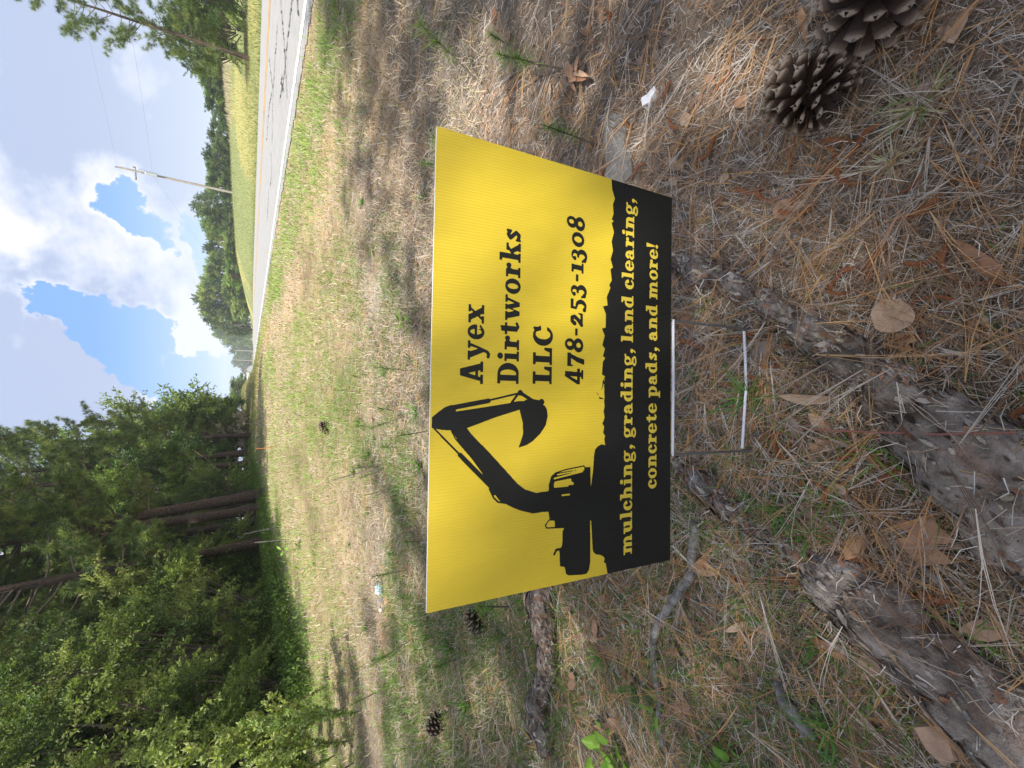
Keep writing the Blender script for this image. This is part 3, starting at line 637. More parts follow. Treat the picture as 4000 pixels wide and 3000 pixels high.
def pine_meshes(seed, h, r0, c0, cw, nl, nt, nn, nlen=.20, nwid=.009, bend=.3, dead=4, open_=.0):
    """returns (trunk mesh, crown mesh); trunk base at the origin"""
    global rng
    old = rng; rng = np.random.default_rng(seed)
    tb = MB(); zz = np.linspace(-.25, h, 14); ph = rng.uniform(0, 6.3)
    px_ = bend * np.sin(zz / h * 2.6 + ph) - bend * math.sin(ph); py_ = bend * .6 * np.cos(zz / h * 2.1 + ph) - bend * .6 * math.cos(ph)
    tp = np.stack([px_, py_, zz], 1); rad = r0 * (1 - .82 * np.clip(zz / h, 0, 1)); rad[0] = r0 * 1.35; rad[1] *= 1.05
    tube(tb, tp, rad, 10, jit=.06)
    at = lambda z: np.array([np.interp(z, zz, tp[:, 0]), np.interp(z, zz, tp[:, 1]), z])
    lb = MB(); P = []; D = []
    for i in range(nl):
        f = (i + rng.random()) / nl; z = h * (c0 + (1 - c0) * f ** .9); az = rng.uniform(0, 6.283)
        prof = math.sin(math.pi * min(1, .22 + .78 * f) ** 1.1) ** .7
        L = cw * max(.22, prof) * rng.uniform(.55, 1.05); up = rng.uniform(.05, .45) + .35 * f
        d0 = np.array([math.cos(az), math.sin(az), up]); d0 /= np.linalg.norm(d0)
        b = at(z); q = np.linspace(0, 1, 6)[:, None]
        pts = b + d0 * L * q + np.array([0, 0, 1]) * L * (.18 * q ** 2 - .12 * q) + rng.normal(0, .03 * L, (6, 3)) * q
        tube(lb, pts, np.linspace(max(.012, r0 * .22 * (1 - .6 * f)), .006, 6), 5, cap_=False)
        for j in range(nt):
            q = rng.uniform(.28, 1.0); p = np.array([np.interp(q * 5, range(6), pts[:, k]) for k in range(3)])
            sd = rnd_unit(1, .35)[0]; sd = sd * .8 + d0 * .5; sd /= np.linalg.norm(sd)
            sl = rng.uniform(.10, .45) * min(1, L / 1.6) * (1.25 - q)
            e = p + sd * sl
            if rng.random() < .35: tube(lb, [p, e], [.006, .004], 3, cap_=False)
            P.append(e); D.append(sd)
        tip = pts[-1]; P.append(tip); D.append(d0)
    for i in range(dead):
        z = h * rng.uniform(c0 * .35, c0); az = rng.uniform(0, 6.283); d0 = np.array([math.cos(az), math.sin(az), rng.uniform(-.2, .3)])
        tube(lb, at(z) + np.outer(np.linspace(0, 1, 4), d0) * rng.uniform(.15, .6) + rng.normal(0, .03, (4, 3)) * np.arange(4)[:, None] / 3, [.018, .013, .009, .004], 4, cap_=False)
    P = np.array(P); D = np.array(D); n = len(P)
    DD = np.repeat(D, nn, 0); dv = DD * .55 + rnd_unit(n * nn); dv /= np.linalg.norm(dv, axis=1)[:, None]
    base = np.repeat(P, nn, 0) + dv * .015
    tc_ = np.repeat(pal(n, PINE, .25), nn, 0) * (1 + rng.uniform(-.15, .2, (n * nn, 1)))
    V, F, Cc = needles(base, dv, nlen * rng.uniform(.6, 1.1, n * nn), nwid, tc_)
    rng = old
    return tb.mesh('trunk', m_bark, True), lb.mesh('limbs', m_barkg, True), mk('crown', V, [F], m_needle, Cc)

def leaf_mass(seed, w_, d_, h_, nb, ns, nlv, leaf, cols, sp=.5, droop=0.0, zc=.5, core=True, stick=1.0, name='foliage'):
    """foliage built of sprays that stand out from many overlapping boughs; base at the origin"""
    global rng
    old = rng; rng = np.random.default_rng(seed)
    P = []; D = []; Cc = []; st = MB()
    for b in range(nb):
        f = rng.random() ** .8; az = rng.uniform(0, 6.283); rr = math.sqrt(rng.random())
        prof = math.sin(math.pi * np.clip(.18 + .74 * f, 0, 1)) ** .6
        c = np.array([math.cos(az) * rr * w_ / 2 * prof, math.sin(az) * rr * d_ / 2 * prof, h_ * (.08 + .86 * f)])
        axis = np.array([0, 0, h_ * zc * .6]); out = c - axis * np.array([1, 1, 1]); out /= np.linalg.norm(out) + 1e-6
        tint = np.array(cols[rng.integers(0, len(cols))]) * rng.uniform(.8, 1.2)
        tube(st, [(c[0] * .15, c[1] * .15, c[2] * .35), (c + out * .0) * .7 + np.array([c[0] * .1, c[1] * .1, c[2] * .12]), c], [.02 * stick, .013 * stick, .006 * stick], 4, c=(1, 1, 1), cap_=False)
        for s in range(ns):
            sd = out * .9 + rnd_unit(1, .25 - droop)[0]; sd /= np.linalg.norm(sd); L = sp * rng.uniform(.5, 1.2)
            p0 = c + rnd_unit(1)[0] * sp * .35
            q = rng.random(nlv); crv = np.array([0, 0, -1]) * (q ** 2)[:, None] * L * droop
            pp = p0 + sd * L * q[:, None] + crv + rng.normal(0, .035, (nlv, 3)) * (1.15 - q)[:, None] * sp * 2
            dd = sd * .7 + rnd_unit(nlv, .1); dd /= np.linalg.norm(dd, axis=1)[:, None]
            P.append(pp); D.append(dd); Cc.append(tint * (1 + rng.uniform(-.25, .3, (nlv, 1))) * (1 + .25 * (q[:, None] - .4)))
    P = np.concatenate(P); D = np.concatenate(D); Cc = np.concatenate(Cc)
    V, F, K = cards(P, D, leaf * rng.uniform(.6, 1.2, len(P)), leaf * .45 * rng.uniform(.7, 1.2, len(P)), Cc)
    rng = old
    return mk(name, V, [F], m_leafg, K), st.mesh('stems', m_barkg, True)

def plant(name, parts, x, y, rz, scale, label, cat, group=None, z=None, tilt=None):
    z = float(tz(np.array([x]), np.array([y]))[0]) if z is None else z
    r = empty(name, (x, y, z), rz, scale, label=label, cat=cat, group=group)
    if tilt: r.rotation_euler = (tilt[0], tilt[1], rz)
    for pn, me in parts: ob(pn, me, parent=r)
    return r

pA = pine_meshes(1, 15, .20, .20, 3.4, 84, 36, 28, .22, .019)
pB = pine_meshes(2, 13, .17, .18, 3.2, 78, 36, 28, .21, .019)
pC = pine_meshes(3, 16, .22, .30, 3.6, 78, 38, 28, .22, .019, bend=.5)
pK = lambda p: [('trunk', p[0]), ('limbs', p[1]), ('crown', p[2])]
def X_at(U, V, Yd): d = ray(U, V); return d[0] / d[1] * Yd
G1 = 'roadside pines of the left wood'
left_pines = [  # U of the trunk at its base, V, distance, mesh, scale, rotation, label
    (1065, 1000, 15.5, pA, .86, .3, 'thick dark pine trunk standing rightmost of the close pair at the wood edge'),
    (1010, 1003, 15.0, pC, .72, 2.1, 'dark pine trunk left of the thickest one, half behind it'),
    (965, 1006, 16.5, pB, .86, 4.0, 'third pine trunk from the right in the close pine row'),
    (880, 1015, 12.5, pA, .66, 5.2, 'leaning pine with a pale sunlit trunk above the shrubs'),
    (1190, 990, 24.0, pB, .90, 1.0, 'slimmer pine standing behind, right of the thick dark trunks'),
    (1235, 985, 27.0, pC, .84, 3.0, 'slender far pine next to the white flowering bush'),
    (1300, 985, 30.0, pB, .80, 2.0, 'pine nearest the road at the point of the left wood'),
    (700, 1020, 15.0, pB, .88, .8, 'pine behind the tall shrubs with its crown cut by the top of the view'),
    (500, 1040, 13.0, pC, .72, 4.6, 'pine deep behind the left shrubs'),
    (250, 1060, 12.0, pA, .80, 2.7, 'pine farthest left in the wood'),
    (1110, 990, 36.0, pA, .95, 1.8, 'thin pine far inside the wood between the dark trunks'),
    (930, 990, 34.0, pC, .95, 2.6, 'pine deep in the shade at the back of the wood'),
    (600, 1000, 26.0, pA, 1.0, 3.9, 'tall pine at the back of the wood behind the shrubs'),
    (1370, 980, 38.0, pA, .62, .5, 'short pine with a rounded top where the wood meets the sky')]
for U, V, Yd, p, s_, rz, lab in left_pines:
    plant('pine_tree', pK(p), X_at(U, V, Yd), Yd, rz, s_, lab, 'pine tree', G1)

# broad leaved trees and shrubs
dA = leaf_mass(11, 5.0, 5.0, 7.0, 46, 26, 26, .16, OAK, .8, .15, stick=3)
dB = leaf_mass(12, 5.5, 5.0, 6.0, 42, 26, 26, .15, OAK, .9, .05, stick=3)
dL = leaf_mass(13, 4.0, 4.0, 4.5, 34, 22, 26, .14, LIGHT, .6, .05, stick=2)
sA = leaf_mass(21, 2.6, 2.4, 3.4, 64, 13, 52, .055, CEDAR, .52, .25)
sB = leaf_mass(22, 2.4, 2.4, 3.0, 60, 13, 52, .050, CEDAR, .52, .35)
sC = leaf_mass(23, 2.4, 2.2, 2.6, 54, 14, 44, .060, OAK, .44, .1)
sL = leaf_mass(24, 1.6, 1.5, 1.9, 26, 18, 26, .060, LIGHT, .32, .0)
K2 = lambda p: [('foliage', p[0]), ('stems', p[1])]
G2 = 'dense shrubs along the left wood'
shr = [ (-4.9, 5.4, sA, 1.0, 'dark feathery shrub closest to the left edge beside the pale saplings'),
        (-5.3, 7.2, sB, 1.25, 'tall dark green shrub behind the pale saplings'),
        (-4.7, 8.6, sA, 1.0, 'dense shrub in the middle of the green thicket'),
        (-6.9, 6.4, sA, 1.5, 'highest drooping shrub at the far left of the thicket'),
        (-6.3, 9.6, sB, 1.45, 'broad drooping shrub behind the thicket, catching sun on its top'),
        (-4.9, 10.6, sC, 1.0, 'bright green leafy bush left of the pale leaning trunk'),
        (-5.2, 12.4, sC, 1.15, 'vine covered bush beside the leaning pine'),
        (-8.2, 9.0, sB, 1.9, 'tall dark shrub filling the upper left behind the others'),
        (-4.55, 13.2, sC, .62, 'low leafy bush at the foot of the thick pine trunks'),
        (-7.0, 12.6, sA, 1.5, 'shaded shrub under the pines behind the vine covered bush'),
        (-9.5, 6.0, sA, 2.0, 'large shadowed shrub at the extreme left'),
        (-6.6, 4.3, sB, 1.3, 'shrub cut off by the left edge of the view'),
        (-9.5, 12.5, sB, 2.0, 'very tall shrub behind the drooping ones'),
        (-5.5, 16.5, sC, 1.1, 'dim bush under the pines right of the trunks'),
        (-5.9, 14.5, sA, 1.1, 'feathery shrub hiding the feet of the back pines'), (-7.2, 16.0, sC, 1.6, 'tall leafy bush between the close pines and the leaning one'), (-8.0, 14.0, dL, .8, 'lighter green small tree behind the vine covered bush'), (-4.6, 18.5, sA, 1.0, 'feathery bush right of the thick pine trunks'),
        (-6.2, 11.3, sA, 1.55, 'tall feathery shrub covering the foot of the leaning pine'), (-4.7, 21.5, sC, 2.0, 'bushy green growth right of the thick pine trunks'), (-7.6, 18.2, sA, 2.0, 'tall feathery growth behind the leaning pine'),
        (-4.3, 6.6, sB, .55, 'small dark shrub low at the front of the thicket')]
for x, y, p, s_, lab in shr:
    plant('shrub', K2(p), x, y, rng.uniform(0, 6.3), s_, lab, 'shrub', G2)
plant('shrub', K2(sL), -5.0, 9.9, 1.0, .62, 'yellow green bush glowing in the sun in the dark thicket', 'shrub', G2)
plant('shrub', K2(sL), -6.1, 8.1, 2.0, .55, 'bright yellowish sprig bush high among the dark shrubs', 'shrub', G2)
# understorey and trees at the back of the wood
back = [(-7.5, 27, dA, 1.75, 'tall dark leafy tree filling the gaps behind the pine trunks'), (-12, 26, dB, 2.1, 'high dark crown behind the pines at the upper left'), (-4.8, 36, dB, 1.7, 'tall shaded crown behind the rightmost pines'), (-10.5, 19, dA, 1.6, 'tall leafy tree between shrubs and pines'), (-15, 18, dA, 2.0, 'high leafy crown far left behind the tall shrubs'), (-9, 24, dA, 1.0, 'dark leafy tree behind the pine trunks'), (-14, 20, dB, 1.3, 'dark tree at the back left of the wood'), (-5.6, 30, dB, .7, 'shaded understorey tree under the far pines'),
        (-17, 30, dA, 1.5, 'big dark tree at the very back of the wood'), (-3.6, 33, dB, .62, 'brownish shaded tree beside the white flowering bush'), (-8, 40, dA, 1.2, 'tree behind the wood seen between the trunks'),
        (-19, 14, dB, 1.5, 'big shaded tree far left at the back of the shrubs'), (-2.5, 40, dA, .72, 'mid green tree where the left wood ends'), (-4.0, 50, dB, .95, 'rounded green tree ending the left wood against the sky'),
        (-3.6, 62, dL, .9, 'light green tree next to the far gabled roof'), (-7, 19, dB, .55, 'low bush in the shade behind the close pine trunks'), (-11, 17, dA, .9, 'shaded tree between the back pines')]
for x, y, p, s_, lab in back:
    plant('leafy_tree', K2(p), x, y, rng.uniform(0, 6.3), s_, lab, 'tree', 'leafy trees at the back of the left wood')
flw = leaf_mass(25, 2.2, 2.0, 1.7, 22, 14, 22, .09, [(.45, .40, .38), (.38, .36, .30), (.12, .15, .06)], .4, .3)
plant('flowering_bush', K2(flw), X_at(1330, 975, 31), 31, 0, 1.0, 'pale whitish bush at the edge of the wood by the dirt track', 'shrub')

# far tree line across the road; each crown placed by the height it reaches
BR = lambda L: [tuple(c * 1.15 for c in q) for q in L]
fL = leaf_mass(31, 6.0, 6.0, 8.0, 38, 16, 22, .34, BR(OAK), 1.2, .1, stick=4)
fM = leaf_mass(32, 5.0, 5.0, 8.0, 34, 16, 22, .32, BR([(.07, .110, .045), (.085, .13, .05), (.11, .15, .055)]), 1.1, .0, stick=4)
fP = leaf_mass(33, 4.0, 4.0, 9.0, 40, 14, 22, .34, BR(PINE), 1.0, -.2, stick=4)
fY = leaf_mass(34, 5.5, 5.5, 5.2, 34, 16, 22, .30, LIGHT, 1.0, .1, stick=4)
hts = {'fL': 8.0, 'fM': 8.2, 'fP': 9.4, 'fY': 5.4}
fm = {'fL': fL, 'fM': fM, 'fP': fP, 'fY': fY}
tone = {'fL': 'mid green rounded', 'fM': 'dark dense', 'fP': 'tall narrow pointed', 'fY': 'light green low round'}
line = [(2970, 800, 62, 'fM'), (2900, 760, 66, 'fL'), (2830, 745, 60, 'fP'), (2775, 742, 62, 'fM'), (2720, 782, 64, 'fL'), (2660, 800, 66, 'fL'), (2600, 805, 68, 'fM'), (2545, 850, 75, 'fL'), (2485, 815, 72, 'fM'), (2440, 828, 78, 'fP'),
        (2400, 797, 76, 'fM'), (2350, 812, 80, 'fL'), (2290, 800, 80, 'fP'), (2240, 800, 84, 'fM'), (2195, 752, 88, 'fM'), (2150, 790, 86, 'fL'), (2095, 798, 90, 'fP'), (2040, 800, 95, 'fM'), (1990, 812, 98, 'fL'), (1940, 790, 100, 'fP'),
        (1895, 775, 104, 'fP'), (1860, 764, 106, 'fP'), (1825, 762, 108, 'fM'), (1785, 790, 110, 'fL'), (1745, 812, 115, 'fM'), (1705, 825, 120, 'fP'), (1680, 870, 135, 'fL'), (1655, 897, 150, 'fM'), (1632, 900, 160, 'fM'), (1606, 925, 185, 'fL'), (1585, 907, 175, 'fM'),
        (1935, 880, 84, 'fY'), (1800, 905, 92, 'fY'), (1880, 870, 90, 'fL'), (2020, 880, 84, 'fL'), (2870, 830, 52, 'fY'), (2120, 880, 80, 'fM'), (1720, 900, 118, 'fL'), (1496, 925, 120, 'fL'), (1478, 900, 95, 'fL')]
order = sorted(range(len(line)), key=lambda i: -line[i][0])
ords = ['first', 'second', 'third'] + ['%dth' % i for i in range(4, 60)]
ords[20] = '21st'; ords[21] = '22nd'; ords[22] = '23rd'; ords[30] = '31st'; ords[31] = '32nd'; ords[32] = '33rd'; ords[40] = '41st'
for rk, i in enumerate(order):
    U, Vt, Yd, k = line[i]; Yd = Yd * (2.1 if 1560 < U < 1740 else 1); d = ray(U, Vt); x = d[0] / d[1] * Yd; zt = EYE + d[2] / d[1] * Yd
    zb = float(tz(np.array([x]), np.array([Yd]))[0]); s_ = max(1.0, (zt - zb)) / hts[k]
    sx = max(s_, .55 + Yd * .004)
    plant('far_tree', K2(fm[k]), x, Yd, rng.uniform(0, 6.3), (sx, sx, s_), '%s tree, %s from the right in the far tree line' % (tone[k], ords[rk]), 'tree', 'trees of the far tree line')
# roadside pine at the right edge, trunk and limbs in view
pR = pine_meshes(7, 12.5, .14, .12, 3.0, 66, 30, 28, .27, .016, bend=.35, dead=8)
x_ = X_at(2790, 905, 27); plant('pine_tree', pK(pR), x_ + .1, 27, 1.2, .78, 'open branched pine across the road at the right edge, sky showing through', 'pine tree', tilt=(0, R(5)))
plant('pine_tree', pK(pR), X_at(2960, 905, 29), 29, 4.2, .9, 'second open pine cut off by the right edge of the view', 'pine tree', tilt=(0, R(4)))
plant('shrub', K2(sL), X_at(2890, 900, 28), 28, 0, 1.5, 'yellow green bush at the foot of the roadside pines', 'shrub')
plant('shrub', K2(sC), X_at(2990, 900, 27), 27, 1, 1.3, 'green bush at the far right under the roadside pines', 'shrub')
plant('shrub', K2(sC), X_at(2790, 890, 31), 31, 2, 1.5, 'dark green bush behind the roadside pine trunk', 'shrub')

# the pine that stands over the viewer: its roots are in the picture, its crown gives the shade
def sap(seed, h, lean, n, leaf=.038, cols=LIGHT, br=9):
    global rng
    old = rng; rng = np.random.default_rng(seed); st = MB(); P = []; D = []
    zz = np.linspace(0, 1, 8)[:, None]; main = np.array([[0, 0, 0]]) + zz * np.array([lean[0], lean[1], 1]) * h + zz ** 2 * np.array([lean[1], -lean[0], 0]) * h * .3
    tube(st, main, np.linspace(.007, .002, 8), 5, cap_=False)
    runs = [(main, 1.0)]
    for i in range(br):
        f = rng.uniform(.15, .85); b = np.array([np.interp(f * 7, range(8), main[:, k]) for k in range(3)]); az = rng.uniform(0, 6.3)
        L = h * rng.uniform(.18, .38) * (1.1 - f); d0 = np.array([math.cos(az) * .8, math.sin(az) * .8, .75])
        q = np.linspace(0, 1, 5)[:, None]; pts = b + q * d0 * L + q ** 2 * np.array([0, 0, .2]) * L
        tube(st, pts, np.linspace(.004, .0015, 5), 4, cap_=False); runs.append((pts, L / h))
    for pts, wgt in runs:
        k = max(6, int(n * wgt)); q = rng.uniform(.05, 1, k) * (len(pts) - 1)
        P.append(np.stack([np.interp(q, range(len(pts)), pts[:, c]) for c in range(3)], 1)); d = rnd_unit(k, .6); D.append(d)
    P = np.concatenate(P); D = np.concatenate(D)
    V, F, K = cards(P, D, leaf * rng.uniform(.6, 1.2, len(P)), leaf * .5, pal(len(P), cols, .2), .2)
    rng = old
    return [('foliage', mk('foliage', V, [F], m_leafg, K)), ('stem', st.mesh('stem', m_barkg, True))]
spA = sap(41, 1.25, (.08, .05), 420, leaf=.045, br=24); spB = sap(42, 1.0, (.3, .1), 300, leaf=.045, br=16); spC = sap(43, .8, (-.1, .1), 170, leaf=.042, br=10)
G3 = 'pale green saplings in front of the thicket'
def sp_at(U, V, Yd): return X_at(U, V, Yd), Yd
for (U, V, Yd, p, s_, rz, lab) in ((230, 1340, 3.6, spA, .95, 0, 'tallest pale green sapling, sunlit, in front of the dark thicket'), (120, 1400, 3.4, spB, .95, .2, 'leaning pale green sapling at the left edge'),
        (60, 1330, 3.9, spA, .85, 2.0, 'bushy sapling half cut by the left edge'), (250, 1480, 3.1, spB, .75, .9, 'small sapling leaning over the straw'),
        (30, 1400, 3.3, spA, .95, 3.0, 'pale sapling in the left corner under the thicket'), (330, 1300, 4.2, spC, .95, 2.2, 'thin young sapling beside the tallest one'), (0, 1250, 4.4, spB, 1.5, 4.2, 'upright pale sapling farther back at the left edge')):
    x, y = sp_at(U, V, Yd); plant('sapling', p, x, y, rz, s_, lab, 'sapling', G3)

SH = 'pines behind the viewer that shade the foreground'
own = empty('pine_tree', (-1.1, -1.8, 0), 0, label='large pine behind the viewer whose bark covered roots cross the litter', cat='pine tree')
for pn, me in pK(pine_meshes(9, 11, .24, .45, 2.9, 48, 24, 20, .22, .012)): ob(pn, me, parent=own)
pS = pine_meshes(8, 13, .19, .40, 3.2, 54, 26, 20, .22, .013)
for x, y, rz, s_ in ((-4.6, -3.0, 1, .95), (-2.2, -3.3, 2, .9), (-3.2, -4.6, .7, .88), (1.1, -3.0, 3, .88), (3.6, -3.9, 4, .92), (-7.4, -3.3, 5, 1.0)):
    plant('pine_tree', pK(pS), x, y, rz, s_, 'tall pine out of view behind the viewer', 'pine tree', SH)

# ------------------------------------------------------------------ roots
ROOTS = []
def root_mesh(name, pts, parent=None, flat=.72, sink=.36, jit=.16, kids=True):
    W3 = []; Rr = []
    for x, y, wpx in pts:
        p, dep = hx(x, y); r = wpx / 2 * dep / FPX * .92; W3.append(p + np.array([0, 0, r * (1 - 2 * sink) * flat])); Rr.append(r)
    W3 = np.array(W3); Rr = np.array(Rr); n = len(W3) * 14
    q = np.linspace(0, len(W3) - 1, n); P = np.stack([np.interp(q, range(len(W3)), W3[:, k]) for k in range(3)], 1); rr = np.interp(q, range(len(W3)), Rr)
    ker = np.array([1, 2, 3, 4, 3, 2, 1.]) / 16
    for k in range(3): P[:, k] = np.convolve(np.pad(P[:, k], 3, 'edge'), ker, 'valid')
    ROOTS.append((P.copy(), rr, flat)); P[:, 2] += .006 * np.sin(q * 5.3) ; na = 40
    tg = np.gradient(P, axis=0); tg /= np.linalg.norm(tg, axis=1)[:, None]
    sd = np.cross(tg, [0, 0, 1]); sd /= np.linalg.norm(sd, axis=1)[:, None]; up = np.cross(sd, tg)
    A = np.arange(na) * 2 * math.pi / na; s_len = np.r_[0, np.cumsum(np.linalg.norm(np.diff(P, axis=0), axis=1))]
    S_, AA = np.meshgrid(s_len, A, indexing='ij')
    nz1 = noise2(S_ * 9 + pts[0][0] * .01, np.cos(AA) * 1.3 + 3, 41, 3) - .5; nz1 += .6 * (noise2(S_ * 9, np.sin(AA) * 1.3 + 9, 42, 3) - .5)
    nz2 = noise2(S_ * 20, np.cos(AA) * 2.2 + 7, 43, 3) + .7 * noise2(S_ * 24, np.sin(AA) * 2.2 + 4, 47, 3) - .85
    flk = (noise2(S_ * 30, np.cos(AA) * 3 + 5, 44, 2) > .54) * .07 + (noise2(S_ * 55, np.sin(AA) * 6 + 5, 45, 2) > .55) * .05
    rad = rr[:, None] * (1 + 1.0 * jit * nz1 * 2 + .22 * nz2 + flk)
    taper = np.minimum(1, np.minimum(s_len, 9) / .02 + .15)[:, None]; rad = rad * taper
    V = P[:, None] + (np.cos(AA) * rad)[..., None] * sd[:, None] + (np.sin(AA) * rad * flat)[..., None] * up[:, None]
    g_ = np.clip(.5 + nz1 * 1.2 + flk * 3, 0, 1)[..., None]; n3 = noise2(S_ * 14, AA * 1.6, 46, 3)[..., None]
    C = np.array([.15, .12, .105]) * (1 - g_) + np.array([.36, .33, .31]) * g_
    C = np.where(n3 > .62, C * .5 + np.array([.26, .255, .27]) * .6, C); C = np.where((n3 < .34), C * .6 + np.array([.17, .085, .05]) * .5, C)
    C = np.where((flk > .04)[..., None] & (nz2[..., None] < 0), C * .8 + .03, C)
    V = V.reshape(-1, 3); C = C.reshape(-1, 3); i = np.arange(n - 1)[:, None] * na; j = np.arange(na)[None]; j2 = (j + 1) % na
    F = np.stack([i + j, i + j2, i + na + j2, i + na + j], -1).reshape(-1, 4)
    kf = int(2600 * s_len[-1]); si = rng.integers(2, n - 2, kf); aj = rng.uniform(.05, math.pi - .05, kf); ji = (aj / (2 * math.pi) * na).astype(int)
    ctr = V[si * na + ji]; nrm_ = ctr - P[si]; nrm_ /= np.linalg.norm(nrm_, axis=1)[:, None] + 1e-9; tn = tg[si] + rng.normal(0, .35, (kf, 3)); tn -= nrm_ * (tn * nrm_).sum(1)[:, None]; tn /= np.linalg.norm(tn, axis=1)[:, None]; bn = np.cross(nrm_, tn)
    fl_ = (.0025 + .010 * rng.random(kf) ** 2.2)[:, None]; fw_ = fl_ * rng.uniform(.2, .6, (kf, 1)); lf = rng.uniform(.0005, .003, (kf, 1)); hx_ = []
    for a_ in range(6):
        an = a_ * math.pi / 3; jj_ = rng.uniform(.65, 1.25, (kf, 1)); hx_.append(ctr + tn * fl_ * math.cos(an) * jj_ + bn * fw_ * math.sin(an) * jj_ + nrm_ * (lf + (.0015 * rng.random((kf, 1)))))
    FV = np.stack(hx_, 1).reshape(-1, 3); b6 = np.arange(kf)[:, None] * 6 + len(V)
    FF = np.concatenate([b6 + [[0, 1, 2, 3]], b6 + [[0, 3, 4, 5]]]); fc = np.repeat(pal(kf, [(.33, .31, .30), (.24, .20, .18), (.15, .115, .10), (.42, .39, .37), (.28, .16, .11), (.09, .07, .06), (.20, .16, .14), (.34, .32, .25)], .25), 6, 0)
    V = np.concatenate([V, FV]); F = np.concatenate([F, FF]); C = np.concatenate([C * .8, fc])
    me = mk(name, V, [F], m_root, C, False)
    if parent is not None:
        me.transform(Matrix.Translation(-Vector(parent.location)))
    return ob(name, me, parent=parent)
root_mesh('root', [(2640, 1010, 70), (2680, 1035, 110), (2800, 1075, 130), (2930, 1150, 100), (3050, 1215, 130), (3170, 1290, 150), (3300, 1390, 180), (3440, 1490, 200), (3560, 1600, 260), (3720, 1720, 330), (3880, 1850, 390), (4080, 2020, 440), (4300, 2250, 480)], own).__setitem__('label', 'long grey root running from under the sign towards the viewer')
root_mesh('root', [(2650, 1790, 60), (2720, 1850, 110), (2800, 1930, 130), (2880, 2010, 90), (2990, 2090, 60), (3110, 2150, 90), (3220, 2230, 190), (3380, 2350, 300), (3540, 2490, 330), (3700, 2620, 320), (3860, 2760, 330), (4020, 2900, 380), (4250, 3100, 420)], own).__setitem__('label', 'rough flaking root at the lower left, half buried in straw')
rt = root_mesh('surface_root', [(2100, 2215, 60), (2125, 2300, 105), (2140, 2400, 125), (2150, 2490, 90), (2160, 2570, 100), (2135, 2660, 70), (2115, 2720, 80), (2115, 2800, 95), (2140, 2870, 85), (2150, 2940, 40)], None, .8, .15)
tag(rt, 'grey scaly root lying across the grass left of the sign', 'root')

# ------------------------------------------------------------------ strewn blades: one routine for straw, dry and green blades
def blades(P, az, el0, el1, curl, ln, wd_, seg, C, twist=0.0, tip=.25):
    n = len(P); pts = [P]; p = P.copy(); dl = ln / seg
    dirs = []
    for k in range(seg + 1):
        t = k / seg; e = el0 + (el1 - el0) * t; a = az + curl * t
        d = np.stack([np.cos(e) * np.sin(a), np.cos(e) * np.cos(a), np.sin(e)], 1); dirs.append((d, a))
        if k < seg: p = p + d * dl[:, None]; pts.append(p)
    V = []
    for k in range(seg + 1):
        d, a = dirs[k]; t = k / seg; side = np.stack([np.cos(a), -np.sin(a), twist * np.ones(n)], 1); side /= np.linalg.norm(side, axis=1)[:, None]
        w2 = (wd_ * .5 * (1 - (1 - tip) * t ** 1.5))[:, None]
        V += [pts[k] - side * w2, pts[k] + side * w2]
    V = np.stack(V, 1).reshape(-1, 3); b = np.arange(n)[:, None] * (2 * (seg + 1))
    F = np.concatenate([b + [[2 * k, 2 * k + 1, 2 * k + 3, 2 * k + 2]] for k in range(seg)])
    return V, F, np.repeat(C, 2 * (seg + 1), 0)
def polar(n, rmax, half=80, soft=.64, rmin=0.0):
    a_ = np.log(1 + rmin ** 2 / soft); b_ = np.log(1 + rmax ** 2 / soft)
    r = np.sqrt(soft * (np.exp(a_ + (b_ - a_) * rng.random(n)) - 1)); az = np.radians(rng.uniform(-half, half, n))
    return r * np.sin(az), r * np.cos(az) - .12
def pos(x, y, lift): return np.stack([x, y, tz(x, y) + lift], 1)
def cat3(*L):
    o = 0; V = []; F = []; C = []
    for v, f, c in L: V.append(v); F.append(f + o); C.append(c); o += len(v)
    return np.concatenate(V), [np.concatenate(F)], np.concatenate(C)
def over_roots(x, y, keep_p=.26):
    z = tz(x, y).copy(); ok = np.ones(len(x), bool)
    for P_, r_, f_ in ROOTS:
        for a in range(0, len(x), 20000):
            sl = slice(a, a + 20000); d2 = (x[sl, None] - P_[None, :, 0]) ** 2 + (y[sl, None] - P_[None, :, 1]) ** 2; k = d2.argmin(1); d2 = d2[np.arange(len(k)), k]; rk = r_[k] * 1.12
            ins = d2 < rk ** 2; h_ = P_[k, 2] + f_ * np.sqrt(np.maximum(rk ** 2 - d2, 0)); z[sl] = np.where(ins, np.maximum(z[sl], h_), z[sl])
            ok[sl] &= ~(ins & (rng.random(len(k)) > keep_p * np.where(d2 > (.6 * rk) ** 2, 1.6, .45)))
    return z, ok
def clumpn(x, y, s, seed): return noise2(x, y, seed, 2, s)

